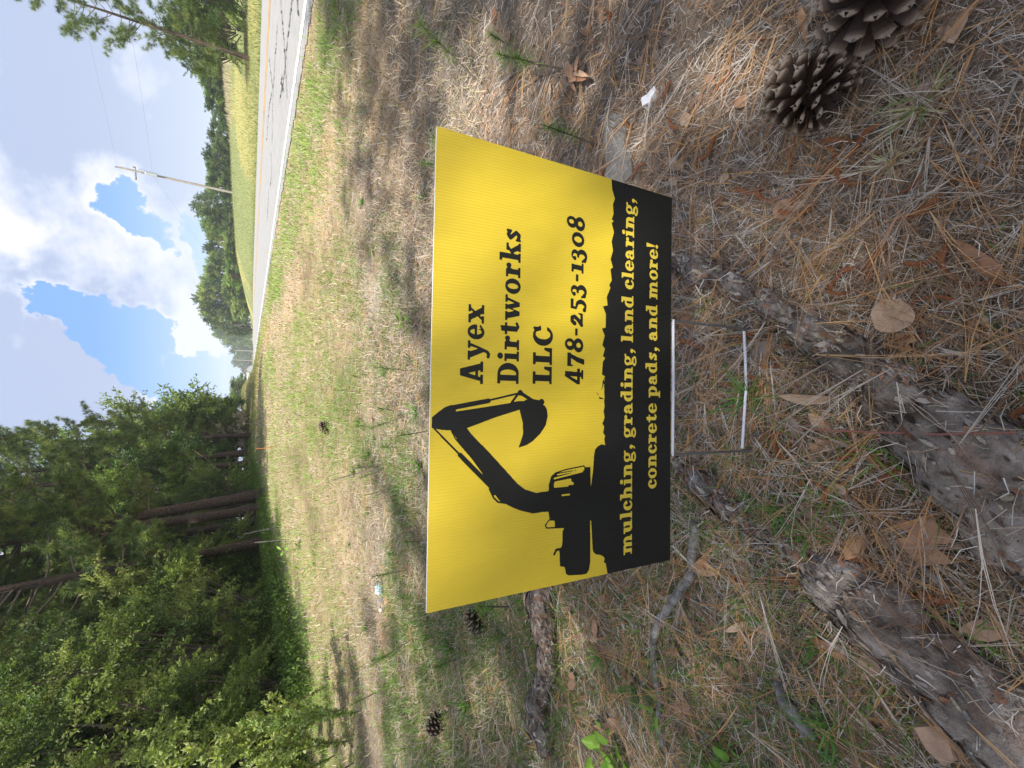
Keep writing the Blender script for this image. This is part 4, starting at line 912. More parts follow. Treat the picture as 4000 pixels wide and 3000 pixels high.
# pine straw: needles in threes, dense towards the viewer
n = 17500; x, y = polar(n, 6.0)
keep = (rng.random(n) < np.clip(.35 + 1.3 * (clumpn(x, y, 3.5, 51) - .3) + .3 * (x < .4), .12, 1)); x = x[keep]; y = y[keep]; n = len(x)
zt_, ok_ = over_roots(x, y); x = x[ok_]; y = y[ok_]; zt_ = zt_[ok_]; n = len(x)
az = rng.uniform(0, 6.283, n) * .75 + 6.283 * clumpn(x, y, 2.2, 52) * .5
x3 = np.repeat(x, 3); y3 = np.repeat(y, 3); n3 = n * 3; az3 = np.repeat(az, 3) + rng.normal(0, .06, n3)
cc = np.repeat(pal(n, [(.52, .29, .12), (.42, .22, .095), (.58, .36, .18), (.36, .21, .12), (.26, .16, .105), (.40, .31, .25), (.56, .49, .43), (.18, .115, .08)], .2), 3, 0)
S1 = blades(np.stack([x3, y3, np.repeat(zt_ + rng.uniform(.002, .022, n), 3)], 1), az3, rng.normal(.03, .06, n3), rng.normal(-.03, .06, n3), rng.normal(0, .35, n3), np.repeat(rng.uniform(.08, .21, n), 3) * rng.uniform(.85, 1, n3), rng.uniform(.0008, .0013, n3), 3, cc, .6)
V, F, C = cat3(S1); ob('pine_straw', mk('pine_straw', V, F, m_dry, C), kind='stuff', label='orange brown fallen pine needles in loose layers', cat=None)
# short pale curled bits of dead grass and broken needles
n = 150000; x, y = polar(n, 5.0)
cc = pal(n, [(.62, .56, .51), (.50, .42, .36), (.70, .66, .62), (.58, .50, .42), (.30, .21, .15), (.17, .115, .08), (.12, .082, .06), (.42, .28, .17), (.38, .32, .29)], .25)
zt_, ok_ = over_roots(x, y, .15); x = x[ok_]; y = y[ok_]; zt_ = zt_[ok_]; cc = cc[ok_]; n = len(x)
S2 = blades(np.stack([x, y, zt_ + rng.uniform(.0, .012, n)], 1), rng.uniform(0, 6.283, n), rng.normal(.10, .25, n), rng.normal(-.15, .3, n), rng.normal(0, 1.1, n), rng.uniform(.012, .05, n), rng.uniform(.0007, .0017, n), 2, cc, .7)
n = 20000; x, y = polar(n, 3.0)                       # flat crumbs of leaf and bark
cc = pal(n, [(.24, .15, .10), (.16, .11, .08), (.34, .24, .17), (.30, .28, .27), (.10, .075, .06)], .25)
S3 = blades(pos(x, y, rng.uniform(.0, .009, n)), rng.uniform(0, 6.283, n), rng.normal(.1, .2, n), rng.normal(-.1, .2, n), rng.normal(0, .8, n), rng.uniform(.006, .018, n), rng.uniform(.003, .008, n), 2, cc, .3, .5)
V, F, C = cat3(S2, S3); ob('dry_litter', mk('dry_litter', V, F, m_dry, C), kind='stuff', label='pale curled dead grass and crumbs of leaf on the soil')
# middle distance: straw coloured thatch and grass
n = 150000; x, y = polar(n, 26.0, 62, 2.0, 1.7); L = x + DX * y
pt = noise2(L * 1.3, y * .6, 73, 3, 1.0); k = (L < 3.18) & (x > -4.6 - .05 * y) & (y > 1.2) & (rng.random(n) < np.clip((pt - .30) * 3.2, .12, 1)); x = x[k]; y = y[k]; n = len(x); r = np.hypot(x, y)
cc = pal(n, [(.50, .40, .29), (.42, .32, .22), (.56, .48, .37), (.33, .25, .18), (.30, .30, .13), (.40, .36, .33)], .25)
S4 = blades(pos(x, y, 0), rng.uniform(0, 6.283, n), rng.uniform(.2, 1.2, n), rng.uniform(-.6, .8, n), rng.normal(0, .8, n), rng.uniform(.02, .06, n) * (1 + r * .05), (.0016 + .0009 * r) * rng.uniform(.6, 1.2, n), 2, cc, .2)
V, F, C = cat3(S4); ob('dry_grass', mk('dry_grass', V, F, m_dry, C), kind='stuff', label='straw coloured dry grass over the open verge')
# green grass
n = 230000; x, y = polar(n, 30.0, 64, 1.2, 0.0); L = x + DX * y; g = green(x, y); r = np.hypot(x, y)
cl = clumpn(x, y, 5.0, 61)
k = (L < 3.30) & (x > -5.0 - .05 * y) & (rng.random(n) < g ** 1.5 * np.clip((cl - .30) * 3.2, 0.0, 1) * np.where(r < 1.1, .30, np.where(r < 2.2, .75, 1.0)))
x = x[k]; y = y[k]; r = r[k]; n = len(x)
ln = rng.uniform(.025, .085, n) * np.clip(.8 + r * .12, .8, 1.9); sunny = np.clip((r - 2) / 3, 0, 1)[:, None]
cc = pal(n, [(.080, .175, .030), (.105, .215, .036), (.14, .235, .05), (.20, .26, .075)], .2) * (1 + .75 * sunny) + sunny * np.array([.05, .03, .01])  # sunlight put into the colour: blades brighter and warmer farther out
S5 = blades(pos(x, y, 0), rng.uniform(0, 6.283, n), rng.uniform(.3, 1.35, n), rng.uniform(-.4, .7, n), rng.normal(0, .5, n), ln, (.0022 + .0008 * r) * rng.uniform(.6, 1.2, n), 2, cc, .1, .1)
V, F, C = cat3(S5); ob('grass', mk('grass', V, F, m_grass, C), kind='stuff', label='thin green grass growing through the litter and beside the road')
# grass of the field across the road, and the tall dry band on its crest
n = 48000; y = 3 + 62 * rng.random(n) ** .8; L = 10.7 + (y * .75 + 8) * rng.random(n) ** 1.1; x = L - DX * y
cc = pal(n, [(.17, .22, .07), (.22, .26, .09), (.30, .30, .14), (.36, .33, .20)], .15)
S6 = blades(pos(x, y, 0), rng.uniform(0, 6.283, n), rng.uniform(.7, 1.5, n), rng.uniform(.3, 1.2, n), rng.normal(0, .4, n), rng.uniform(.08, .2, n), rng.uniform(.015, .03, n), 2, cc, 0, .1)
V, F, C = cat3(S6); ob('field_grass', mk('field_grass', V, F, m_grass, C), kind='stuff', label='yellow green grass of the rising field across the road')
n = 15000; t = rng.random(n) ** .6; y = 47 + 5 * (1 - t) + rng.normal(0, 2.2, n); x = y * (.44 + .46 * t)
k = rng.random(n) < np.clip((noise2(x, y, 71, 2, .35) - .3) * 3, .05, 1) * np.clip(t * 2.2, 0, 1); x = x[k]; y = y[k]; t = t[k]; n = len(x)
cc = pal(n, [(.50, .43, .32), (.42, .36, .24), (.58, .50, .38), (.30, .31, .14)], .2)
ln = rng.uniform(.25, 1.05, n) * (.30 + .75 * t)
S7 = blades(pos(x, y, 0), rng.uniform(0, 6.283, n), rng.uniform(1.1, 1.5, n), rng.uniform(.7, 1.4, n), rng.normal(0, .3, n), ln, rng.uniform(.015, .035, n), 3, cc, 0, .3)
V, F, C = cat3(S7); ob('tall_dry_grass', mk('tall_dry_grass', V, F, m_dry, C), kind='stuff', label='band of tall tan seed grass along the crest of the field')
n = 26000; y = 22 + 45 * rng.random(n); x = -7 + (3.0 - DX * y + 7) * rng.random(n)
S8 = blades(pos(x, y, 0), rng.uniform(0, 6.283, n), rng.uniform(.6, 1.5, n), rng.uniform(.2, 1.2, n), rng.normal(0, .4, n), rng.uniform(.06, .18, n), rng.uniform(.012, .028, n), 2, pal(n, [(.17, .23, .06), (.24, .28, .08), (.42, .34, .22), (.34, .30, .14)], .2), 0, .1)
V, F, C = cat3(S8); ob('far_verge_grass', mk('far_verge_grass', V, F, m_grass, C), kind='stuff', label='thin grass far down the verge beside the dirt track')
# low bright weeds along the foot of the wood
n = 26000; y = 5 + 26 * rng.random(n); x = -3.55 - .035 * y + rng.normal(0, .22 + .012 * y, n) + .4 * (noise2(y, y * 0, 63, 2, .5) - .5)
P = pos(x, y, rng.uniform(0, .22, n)); V, F, C = cards(P, rnd_unit(n, .5), rng.uniform(.03, .07, n), rng.uniform(.02, .04, n), pal(n, [(.13, .20, .045), (.17, .25, .06), (.09, .15, .04)], .2))
ob('low_weeds', mk('low_weeds', V, [F], m_grass, C), kind='stuff', label='bright green low weeds along the foot of the wood')
n = 40000; y = 2.6 + 20 * rng.random(n) ** 1.4; x = -4.3 - .05 * y - rng.random(n) * 1.6 + .5 * (y < 5) * rng.random(n)
P = pos(x, y, rng.uniform(0, .35, n) * (1 + .0 * y)); V, F, C = cards(P, rnd_unit(n, .4), rng.uniform(.03, .08, n), rng.uniform(.015, .04, n), pal(n, OAK + [(.10, .15, .035)], .25))
ob('undergrowth', mk('undergrowth', V, [F], m_grass, C), kind='stuff', label='dim green undergrowth at the foot of the thicket')

# ------------------------------------------------------------------ fallen leaves
def leaf_me(name, kind, seed, mat=None, L=.07):
    r = np.random.default_rng(seed); k = 15; t = np.linspace(0, 1, k)
    if kind == 'oak': w_ = .30 * np.sin(math.pi * np.clip(t * .95 + .03, 0, 1)) ** .6 * (1 + .45 * np.cos(t * 6.28 * 2.6 + .6)) * (t > .1) + .012
    elif kind == 'heart': w_ = .42 * np.sin(math.pi * t ** .62) ** .8 + .01
    elif kind == 'long': w_ = .11 * np.sin(math.pi * t) ** .7 + .008
    else: w_ = .23 * np.sin(math.pi * t ** .85) ** .8 + .01
    bend = r.uniform(.2, 1.1); curl = r.uniform(.2, 1.3) * r.choice([-1, 1]); V = []; cx = L * (t - .5); cz = L * (.10 * np.sin(math.pi * t) * bend)
    for s in (-1, -.5, 0, .5, 1):
        ww = w_ * s * L * (1 + .10 * math.sin(1 + s) * np.sin(t * 9 + s * 2)); V.append(np.stack([cx, ww * math.cos(curl * .5), cz + np.abs(ww) * (.45 * curl) + .02 * L * r.uniform(-1, 1, k)], 1))
    V = np.concatenate(V); V[:, 1] += .05 * L * np.sin(t * 3).repeat(1).tolist() * 1 if False else 0
    i = (np.arange(4)[:, None] * k + np.arange(k - 1)).ravel(); F = np.stack([i, i + 1, i + k + 1, i + k], 1)
    return mk(name, V, [F], mat or m_leaf, None, True)
LV = {kd: [leaf_me('dead_leaf', kd, 70 + i + 10 * j, L=.085 if kd == 'long' else .070) for j in range(3)] for i, kd in enumerate(('oak', 'heart', 'long', 'oval'))}
def lay(me, x, y, name, lab, cat_, group=None, s=1.0, az=None, lift=.012, tilt=.35, stored=True):
    if stored: p, dep = hx(x, y)
    else: p = np.array([x, y, float(tz(np.array([x]), np.array([y]))[0])])
    o = ob(name, me, loc=(p[0], p[1], p[2] + lift), label=lab, cat=cat_, group=group, scale=s)
    o.rotation_euler = (rng.uniform(-tilt, tilt), rng.uniform(-tilt, tilt), rng.uniform(0, 6.28) if az is None else az)
    return o
spec = [(3485, 1228, 'heart', 1.0, 'large heart shaped brown leaf lying above the long root'), (2695, 1247, 'oak', .95, 'pinkish lobed leaf beside the upper corner of the wire stake'),
        (2990, 1367, 'oval', 1.0, 'folded tan leaf between the wire stake and the root'), (3214, 1354, 'long', .8, 'narrow cream leaf lying against the long root'),
        (3170, 1550, 'long', 1.2, 'long curled brown leaf right of the green tuft'), (3120, 1677, 'oval', .8, 'brown pointed leaf below the stake rung'),
        (2942, 1639, 'long', .65, 'curled yellow leaf under the lower stake rung'), (3840, 1032, 'long', 1.1, 'long brown leaf near the lower right corner'),
        (3625, 2113, 'oak', 1.3, 'big three lobed oak leaf between the two roots'), (2638, 2540, 'oak', .95, 'tan oak leaf beside the grey stick'),
        (2770, 2215, 'heart', .7, 'crumpled leaf by the top of the grey stick'), (3420, 2590, 'oval', 1.2, 'tan leaf on the side of the flaking root'),
        (3350, 2127, 'oval', .9, 'orange brown leaf at the upper end of the flaking root'), (3230, 2506, 'long', 1.1, 'long twisted leaf above the flaking root'),
        (2800, 2507, 'oval', .6, 'small brown leaf beside the thin dark twig'), (3290, 2240, 'long', .7, 'orange bark like leaf on top of the flaking root'),
        (2880, 2610, 'heart', .7, 'cupped grey brown leaf at the tip of the side twig'), (2890, 2440, 'long', .7, 'curled silver leaf between twig and straw'),
        (2785, 320, 'oval', .55, 'upright reddish leaf above the pine cones'), (2905, 410, 'heart', .5, 'grey lobed leaf left of the whole pine cone'),
        (2835, 705, 'oval', .55, 'cream leaf near the right corner of the sign'), (3090, 820, 'heart', .75, 'torn reddish leaf over crossed needles'),
        (3630, 330, 'heart', .75, 'pale cream leaf beside the dry tuft'), (3740, 130, 'heart', .7, 'golden leaf right of the half hidden cone'),
        (3300, 215, 'oval', .55, 'grey leaf between the two large cones'), (3150, 110, 'long', .8, 'grey leaf above the whole cone'),
        (2690, 470, 'heart', .5, 'grey leaf beside the scrap of white paper'), (2640, 717, 'oval', .55, 'pale brown leaf at the corner of the sign'),
        (3700, 2850, 'heart', .8, 'pale leaf by the chip of bark'), (2335, 2440, 'oval', .9, 'brown leaf standing in the grass near the root'),
        (2330, 2490, 'oak', .7, 'brown lobed leaf deep in the grass'), (2245, 2650, 'heart', .9, 'fan shaped brown leaf in the green grass'),
        (2460, 2655, 'oval', .8, 'buff leaf in the grass left of the stick'), (2365, 2825, 'long', 1.0, 'orange strip of leaf standing in the grass'),
        (2405, 2820, 'heart', .6, 'rust coloured leaf close to the broad leaved weed'), (2070, 2335, 'long', .9, 'pale upright leaf touching the left edge of the sign'),
        (2165, 2338, 'long', .9, 'cream leaf leaning on the grey surface root'), (2365, 2330, 'oval', .8, 'orange tan leaf just left of the sign'),
        (2595, 2625, 'heart', .9, 'pinkish tan leaf under the stick'), (2640, 2350, 'oak', 1.1, 'split brown leaf right of the stick'),
        (2140, 2527, 'heart', .5, 'round orange leaf on the surface root'), (2670, 2760, 'oak', .9, 'brown leaf under the pale weed'),
        (1990, 316, 'long', .8, 'cream narrow leaf on bare soil upper right'), (2160, 355, 'oval', .6, 'curled tan leaf near the fan of dry leaves'),
        (2155, 480, 'oak', .7, 'brown lobed leaf right of the sign edge'), (1990, 397, 'heart', .45, 'small round brown leaf on the bare soil'),
        (2225, 262, 'oval', .4, 'pale oval leaf at the end of the dry twig'), (2305, 115, 'heart', .6, 'dark brown leaf at the right side of the view'),
        (2510, 245, 'oak', .6, 'reddish brown oak leaf above the white paper'), (1998, 150, 'oval', .6, 'dark upright leaf by a green seedling'),
        (2012, 515, 'oval', .4, 'small cream leaf by the slanted edge of the sign'), (2655, 645, 'heart', .7, 'brown leaf below the embedded stone'),
        (3900, 2980, 'heart', 1.0, 'brown leaf in the lower left corner'), (3850, 2450, 'oval', .9, 'reddish leaf on the shaded side of the root')]
for x, y, kd, s_, lab in spec: lay(LV[kd][rng.integers(0, 3)], x, y, 'dead_leaf', lab, 'dead leaf', 'brown leaves lying on the litter', s_ * .86)
for i in range(120):
    xx, yy = polar(1, 3.6, 70); kd = ('oak', 'heart', 'long', 'oval')[rng.integers(0, 4)]
    lay(LV[kd][rng.integers(0, 3)], xx[0], yy[0], 'dead_leaf', 'small dry brown leaf lying among pine straw and grass', 'dead leaf', 'scattered small dry leaves', rng.uniform(.3, .62), stored=False, lift=.009)
# fan of dry leaves on a fallen oak twig
tw = empty('fallen_oak_twig', hx(2240, 290)[0] + [0, 0, .01], label='fallen oak twig with a fan of dry tan leaves on the bare soil', cat='twig')
mb = MB(); a0 = np.zeros(3); a1 = hx(2300, 360)[0] - hx(2240, 290)[0]; a1 = a1 + [0, 0, .02]
tube(mb, [a0 - a1 * .6, a0, a1 * .45], [.003, .003, .002], 5); ob('stem', mb.mesh('stem', m_barkg), parent=tw)
for i in range(9):
    o = ob('leaf', LV['oval' if i % 2 else 'long'][i % 3], parent=tw, loc=a1 * .6 + np.array([.016 * math.cos(i * .9), .03 * math.sin(i * 1.3) - .01, .008 + .003 * i]), scale=.75)
    o.rotation_euler = (rng.uniform(-.5, .5), rng.uniform(-.3, .3), math.atan2(a1[1], a1[0]) + rng.uniform(-.6, .6))

# rust coloured pine catkins
def catkin_me(seed):
    global rng
    mb = MB(); old = rng; rng = np.random.default_rng(seed); k = 12; t = np.linspace(0, 1, k); L = .05; b = rng.uniform(.2, 1.3) * rng.choice([-1, 1])
    pts = np.stack([L * (t - .5), b * .012 * (t * 2 - 1) ** 2, .003 * np.sin(t * 7)], 1); rr = .0036 * np.array([.4, .8, 1, 1.05, .95, 1.1, 1, 1.05, .95, .9, .75, .3])
    tube(mb, pts, rr, 8, jit=.22); rng = old; return mb.mesh('catkin', m_catkin, False)
CT = [catkin_me(s) for s in range(5)]
cl_ = [(2600 + a * .633, b * .633) for a, b in ((380, 510), (850, 820), (1080, 880), (1220, 880), (790, 1000), (880, 1150), (1110, 1130), (550, 1200), (620, 1240), (1550, 1150), (1900, 1140), (1600, 1310), (820, 1330), (60, 790), (110, 930), (300, 920), (30, 570), (960, 60))] + \
      [(2600 + a * .633, 1000 + b * .633) for a, b in ((600, 15), (1080, 130), (1090, 240), (1270, 70), (1650, 40), (1720, 80), (1650, 260), (1510, 500), (1990, 170), (440, 800), (590, 770), (660, 690), (690, 1100), (640, 1090), (700, 1200), (1180, 1180), (1340, 1270), (1400, 1340), (880, 1370), (1740, 1270), (480, 500), (180, 540), (2180, 960), (1980, 1110), (1450, 1130), (1000, 1450), (1500, 1260))] + \
      [(2600 + a * .633, 2000 + b * .633) for a, b in ((780, 400), (490, 410), (90, 320), (1540, 510), (1620, 500), (1140, 270), (370, 1400), (150, 470))]
for x, y in cl_: lay(CT[rng.integers(0, 5)], x, y, 'catkin', 'rust brown fallen pine catkin lying in the straw', 'catkin', 'rust brown catkins in the pine straw', rng.uniform(.7, 1.25), tilt=.2, lift=.014)
for i in range(35):
    xx, yy = polar(1, 2.2, 60); lay(CT[rng.integers(0, 5)], xx[0] + .15, yy[0], 'catkin', 'rust brown fallen pine catkin lying in the straw', 'catkin', 'rust brown catkins in the pine straw', rng.uniform(.6, 1.0), tilt=.2, stored=False)

# ------------------------------------------------------------------ pine cones
def scale_me():
    # wedge growing along +x: dark stalk, thick pale rhombic tip with a prickle
    ws = [(.0, .0025, .0010), (.35, .0038, .0012), (.75, .0050, .0018), (.92, .0056, .0034), (1.0, .0026, .0028)]; V = []; C = []; L = .026
    for t, w_, h_ in ws:
        for a, b in ((-1, 0), (-.5, 1), (.5, 1), (1, 0), (.5, -1), (-.5, -1)):
            V.append((t * L, a * w_, b * h_ * .5 + .0015 * t)); C.append((.045, .028, .020) if t < .5 else (.060, .040, .030) if t < .8 else (.165, .118, .088) if t < .95 else (.31, .25, .195))
    k = 6; F = []
    for i in range(4):
        for j in range(k): F.append([i * k + j, i * k + (j + 1) % k, (i + 1) * k + (j + 1) % k, (i + 1) * k + j])
    n0 = len(V); V.append((L * 1.02, 0, .0005)); C.append((.25, .21, .17)); V.append((L * 1.18, 0, .0052)); C.append((.36, .31, .26))
    F3 = [[4 * k + j, 4 * k + (j + 1) % k, n0 + (1 if j in (1,) else 0)] for j in range(k)]
    return mk('scale', np.array(V), [np.array(F), np.array(F3)], m_scale, np.array(C))
SC = scale_me()
def cone(name, loc, axis, L, Rr, n, lab, sc_=1.0, openb=1.0):
    r = empty(name, loc, label=lab, cat='pine cone')
    r.rotation_mode = 'QUATERNION'; r.rotation_quaternion = Vector(axis).to_track_quat('Z', 'Y')
    mb = MB(); tube(mb, [(0, 0, -L * .36), (0, 0, -L * .2), (0, 0, L * .1), (0, 0, L * .42)], [Rr * .10, Rr * .34, Rr * .34, Rr * .08], 10); ob('core', mb.mesh('core', m_core, True), parent=r)
    for i in range(n):
        t = (i + .5) / n; a = i * 2.39996; prof = math.sin(math.pi * (.20 + .70 * t)) ** .8
        el = -1.15 + 2.45 * t ** .95; ln_ = Rr * (.50 + .45 * prof) * sc_; s_ = ln_ / .026                # base scales bent back, tip scales forward
        d = Vector((math.cos(a) * math.cos(el), math.sin(a) * math.cos(el), math.sin(el)))
        b = Vector((math.cos(a) * Rr * .22 * (1.2 - t), math.sin(a) * Rr * .22 * (1.2 - t), L * (-.24 + .56 * t)))
        q = d.to_track_quat('X', 'Z'); o = ob('scale', SC, parent=r)
        zz_ = Vector((0, 0, 1)); y_ = zz_.cross(d).normalized(); z_ = d.cross(y_); mt_ = Matrix((d, y_, z_)).transposed().to_4x4(); mt_.translation = b
        o.matrix_local = mt_ @ Matrix.Scale(s_, 4)
    return r
pa, _ = hx(3190, 395); pb, _ = hx(3440, 60)
ax = (hx(3030, 330)[0] - hx(3340, 470)[0]); ax[2] = 0.01
cone('pine_cone', pa + [0, 0, .040], ax / np.linalg.norm(ax), .125, .050, 92, 'whole brown pine cone lying on its side in the litter, all in view', 1.05)
cone('pine_cone', pb + [0, 0, .048], Vector((.15, -.25, .75)).normalized(), .115, .054, 78, 'wide open dark pine cone cut by the right edge of the view', 1.15)
pc, _ = hx(1885, 2415); cone('pine_cone', pc + [0, 0, .03], Vector((.6, .5, .3)).normalized(), .09, .042, 70, 'dark pine cone in the grass behind the left edge of the sign', 1.0)
pd, _ = hx(1725, 2815); cone('pine_cone', pd + [0, 0, .03], Vector((-.6, .3, .3)).normalized(), .10, .042, 70, 'shadowed pine cone at the far left in the grass', 1.0)
pe, _ = hx(1285, 1670); cone('pine_cone', pe + [0, 0, .03], Vector((.5, .3, .6)).normalized(), .11, .045, 60, 'small dark cone on the verge beyond the sign', 1.3)

# ------------------------------------------------------------------ sticks, stone, litter
def px_tube(name, pts, mat, lab, cat_, lift=.008, jit=.12, n=9, sub=(), subname='side_twig'):
    o0 = hx(*pts[0][:2])[0]
    def mesh(pts, nm):
        P = []; Rr = []
        for q in pts:
            p, dep = hx(q[0], q[1]); r = q[2] / 2 * dep / FPX; P.append(p - o0 + np.array([0, 0, r * .7 + lift + (q[3] if len(q) > 3 else 0)])); Rr.append(r)
        P = np.array(P); k = len(P); t = np.linspace(0, k - 1, k * 5); Q = np.stack([np.interp(t, range(k), P[:, c]) for c in range(3)], 1)
        mb = MB(); tube(mb, Q, np.interp(t, range(k), Rr), n, jit=jit); return mb.mesh(nm, mat, True)
    if not sub: return ob(name, mesh(pts, name), loc=o0, label=lab, cat=cat_)
    r = empty(name, o0, label=lab, cat=cat_); ob('main_stem', mesh(pts, 'main_stem'), parent=r)
    for s_ in sub: ob(subname, mesh(s_, subname), parent=r)
    return r
px_tube('fallen_branch', [(2732, 2035, 36), (2724, 2120, 38), (2716, 2230, 36), (2675, 2300, 40), (2640, 2350, 38), (2595, 2410, 34), (2566, 2480, 30), (2566, 2560, 24), (2575, 2640, 24), (2590, 2720, 22), (2585, 2830, 24), (2600, 2900, 22)], m_stick, 'forked grey lichen covered branch lying left of the sign', 'branch', sub=[[(2655, 2345, 18), (2690, 2400, 16), (2740, 2480, 14), (2790, 2550, 12), (2825, 2600, 8)], [(2560, 2620, 12), (2520, 2670, 12), (2480, 2740, 10), (2480, 2800, 8)]])
px_tube('twig', [(2870, 2310, 16), (2920, 2370, 14), (2990, 2450, 14), (3060, 2540, 12), (3130, 2610, 10)], m_stick, 'straight grey twig half buried in straw above the flaking root', 'twig')
px_tube('twig', [(3560, 2185, 18), (3620, 2215, 22), (3680, 2260, 26), (3720, 2300, 20)], m_stick, 'short pale grey twig beside the big oak leaf', 'twig')
px_tube('bark_strip', [(3045, 2650, 30), (3085, 2740, 50), (3140, 2800, 50), (3190, 2870, 26)], m_stick, 'flat silver grey strip of dead wood in the grass', 'bark', jit=.05)
px_tube('twig', [(2850, 820, 12), (2885, 790, 14), (2910, 770, 10)], m_barkg, 'short dark twig below the right corner of the sign', 'twig')
px_tube('twig', [(3280, 840, 12), (3330, 790, 14), (3370, 760, 8)], m_barkg, 'small crooked twig near the crossed needles', 'twig')
px_tube('dry_stalk', [(3120, 1672, 7), (3400, 1680, 8, .03), (3700, 1685, 9, .05), (4000, 1675, 9, .06)], M('red_stalk', (.24, .10, .08), .7, attr=False), 'long thin reddish stalk across the long root', 'stalk', jit=0, n=6)
px_tube('dry_stalk', [(3400, 1480, 10), (3480, 1545, 10, .01), (3600, 1612, 10, .015)], M('tan_stalk', (.38, .22, .15), .7, attr=False), 'short pinkish stalk lying on the long root', 'stalk', jit=0, n=6)
def slab(name, poly, h_, mat, loc, lab, cat_, rough=.004, rz=0, tilt=0):
    n = len(poly); P = np.array(poly); V = []
    for hh, s_ in ((-.02, 1.0), (h_ * .55, 1.0), (h_, .90)): V.append(np.c_[P * s_ + rng.normal(0, rough, P.shape), np.full(n, hh) + rng.normal(0, rough * .5, n)])
    V.append(np.array([[*P.mean(0), h_ * 1.03]])); V = np.concatenate(V); F = [[k * n + i, k * n + (i + 1) % n, (k + 1) * n + (i + 1) % n, (k + 1) * n + i] for k in range(2) for i in range(n)]
    T_ = [[2 * n + i, 2 * n + (i + 1) % n, 3 * n] for i in range(n)]
    o = ob(name, mk(name, V, [np.array(F), np.array(T_)], mat), loc=loc, label=lab, cat=cat_); o.rotation_euler = (tilt, 0, rz); return o
c0 = hx(2415, 570)[0]; pts = [(hx(a, b)[0] - c0)[:2] for a, b in ((2372, 480), (2375, 440), (2392, 425), (2425, 445), (2450, 500), (2460, 560), (2478, 620), (2490, 690), (2440, 730), (2400, 740), (2378, 700), (2380, 640), (2366, 590), (2368, 540))]
slab('embedded_stone', [tuple(p) for p in pts], .016, m_rock, c0, 'flat grey piece of concrete embedded in the soil right of the sign', 'stone', .002)
c0 = hx(3690, 2850)[0]; pts = [(hx(a, b)[0] - c0)[:2] for a, b in ((3590, 2790), (3690, 2790), (3715, 2820), (3760, 2925), (3700, 2945), (3640, 2880))]
slab('bark_chip', [tuple(p) for p in pts], .006, M('chip_tan', (.36, .24, .17), .85, attr=False, nscale=30, vary=.3, bump=.5), c0 + [0, 0, .03], 'large flat chip of tan bark near the lower left corner', 'bark', .0015, tilt=.15)
c0 = hx(2550, 380)[0]; pts = [(hx(a, b)[0] - c0)[:2] for a, b in ((2565, 345), (2575, 355), (2570, 375), (2560, 390), (2555, 425), (2545, 415), (2530, 425), (2522, 395), (2545, 375))]
slab('paper_scrap', [tuple(p) for p in pts], .002, m_paper, c0 + [0, 0, .014], 'torn scrap of white paper on the straw, right of the sign', 'paper', .0012, tilt=.2)
for a, b, s_ in ((2860, 95, .010), (3055, 60, .009), (2780, 155, .008), (3460, 345, .006), (3495, 350, .006)):
    p = hx(a, b)[0]; me = bpy.data.meshes.new('pebble')
    t_ = np.linspace(0, 6.283, 8)[:-1]; slab('pebble', [(math.cos(q) * s_ * 1.3 * rng.uniform(.8, 1.2), math.sin(q) * s_ * rng.uniform(.8, 1.2)) for q in t_], s_ * 1.1, m_rock, p, {2860: 'dark grey pebble above the whole pine cone, nearer the sign', 3055: 'dark pebble just above the whole pine cone', 2780: 'grey pebble above the scrap of white paper', 3460: 'pale pebble just past the whole cone, the upper of a pair', 3495: 'pale pebble just past the whole cone, the lower of a pair'}[a], 'pebble', .0004)
# crumpled clear bottle
bt = empty('crumpled_bottle', hx(1495, 2320)[0] + [0, 0, .02], R(200), label='crumpled clear plastic bottle glinting on the bare ground behind the sign', cat='bottle')
mb = MB(); tt = np.linspace(0, 1, 14); tube(mb, np.stack([.16 * tt - .08, .012 * np.sin(tt * 5), .006 * np.sin(tt * 9)], 1), .024 * np.array([.5, .95, 1, .8, .95, .7, .9, 1, .85, .95, .8, .5, .4, .38]), 12, jit=.22); ob('body', mb.mesh('body', m_clear, False), parent=bt)
mb = MB(); tube(mb, [(.080, 0, 0), (.096, 0, 0)], .0125, 12); ob('cap', mb.mesh('cap', m_whitep), parent=bt)
mb = MB(); tube(mb, np.stack([np.linspace(-.055, -.015, 5), .004 * np.sin(np.arange(5.)), np.zeros(5)], 1), .0255, 14, jit=.05, cap_=False); ob('label_band', mb.mesh('label_band', M('pale_blue_film', (.55, .72, .80), .35, attr=False)), parent=bt)

# ------------------------------------------------------------------ small plants
def seedling_me(seed, h):
    global rng
    old = rng; rng = np.random.default_rng(seed); mb = MB(); ln = rng.uniform(-.25, .25, 2)
    t = np.linspace(0, 1, 6)[:, None]; P = t * np.array([ln[0], ln[1], 1]) * h; tube(mb, P, np.linspace(.0028, .0015, 6), 5, cap_=False)
    n = 170; q = np.clip(rng.normal(.74, .20, n), .25, 1.0); b = q[:, None] * np.array([ln[0], ln[1], 1]) * h
    d = rnd_unit(n, .9); V, F, C = needles(b, d, rng.uniform(.02, .06, n), .0016, pal(n, [(.16, .25, .06), (.22, .32, .08), (.11, .19, .05)], .2))
    rng = old; return [('stem', mb.mesh('stem', m_barkg)), ('needle_tuft', mk('needle_tuft', V, [F], m_grass, C))]
SD = [seedling_me(s, h) for s, h in ((1, .16), (2, .20), (3, .13), (4, .24))]
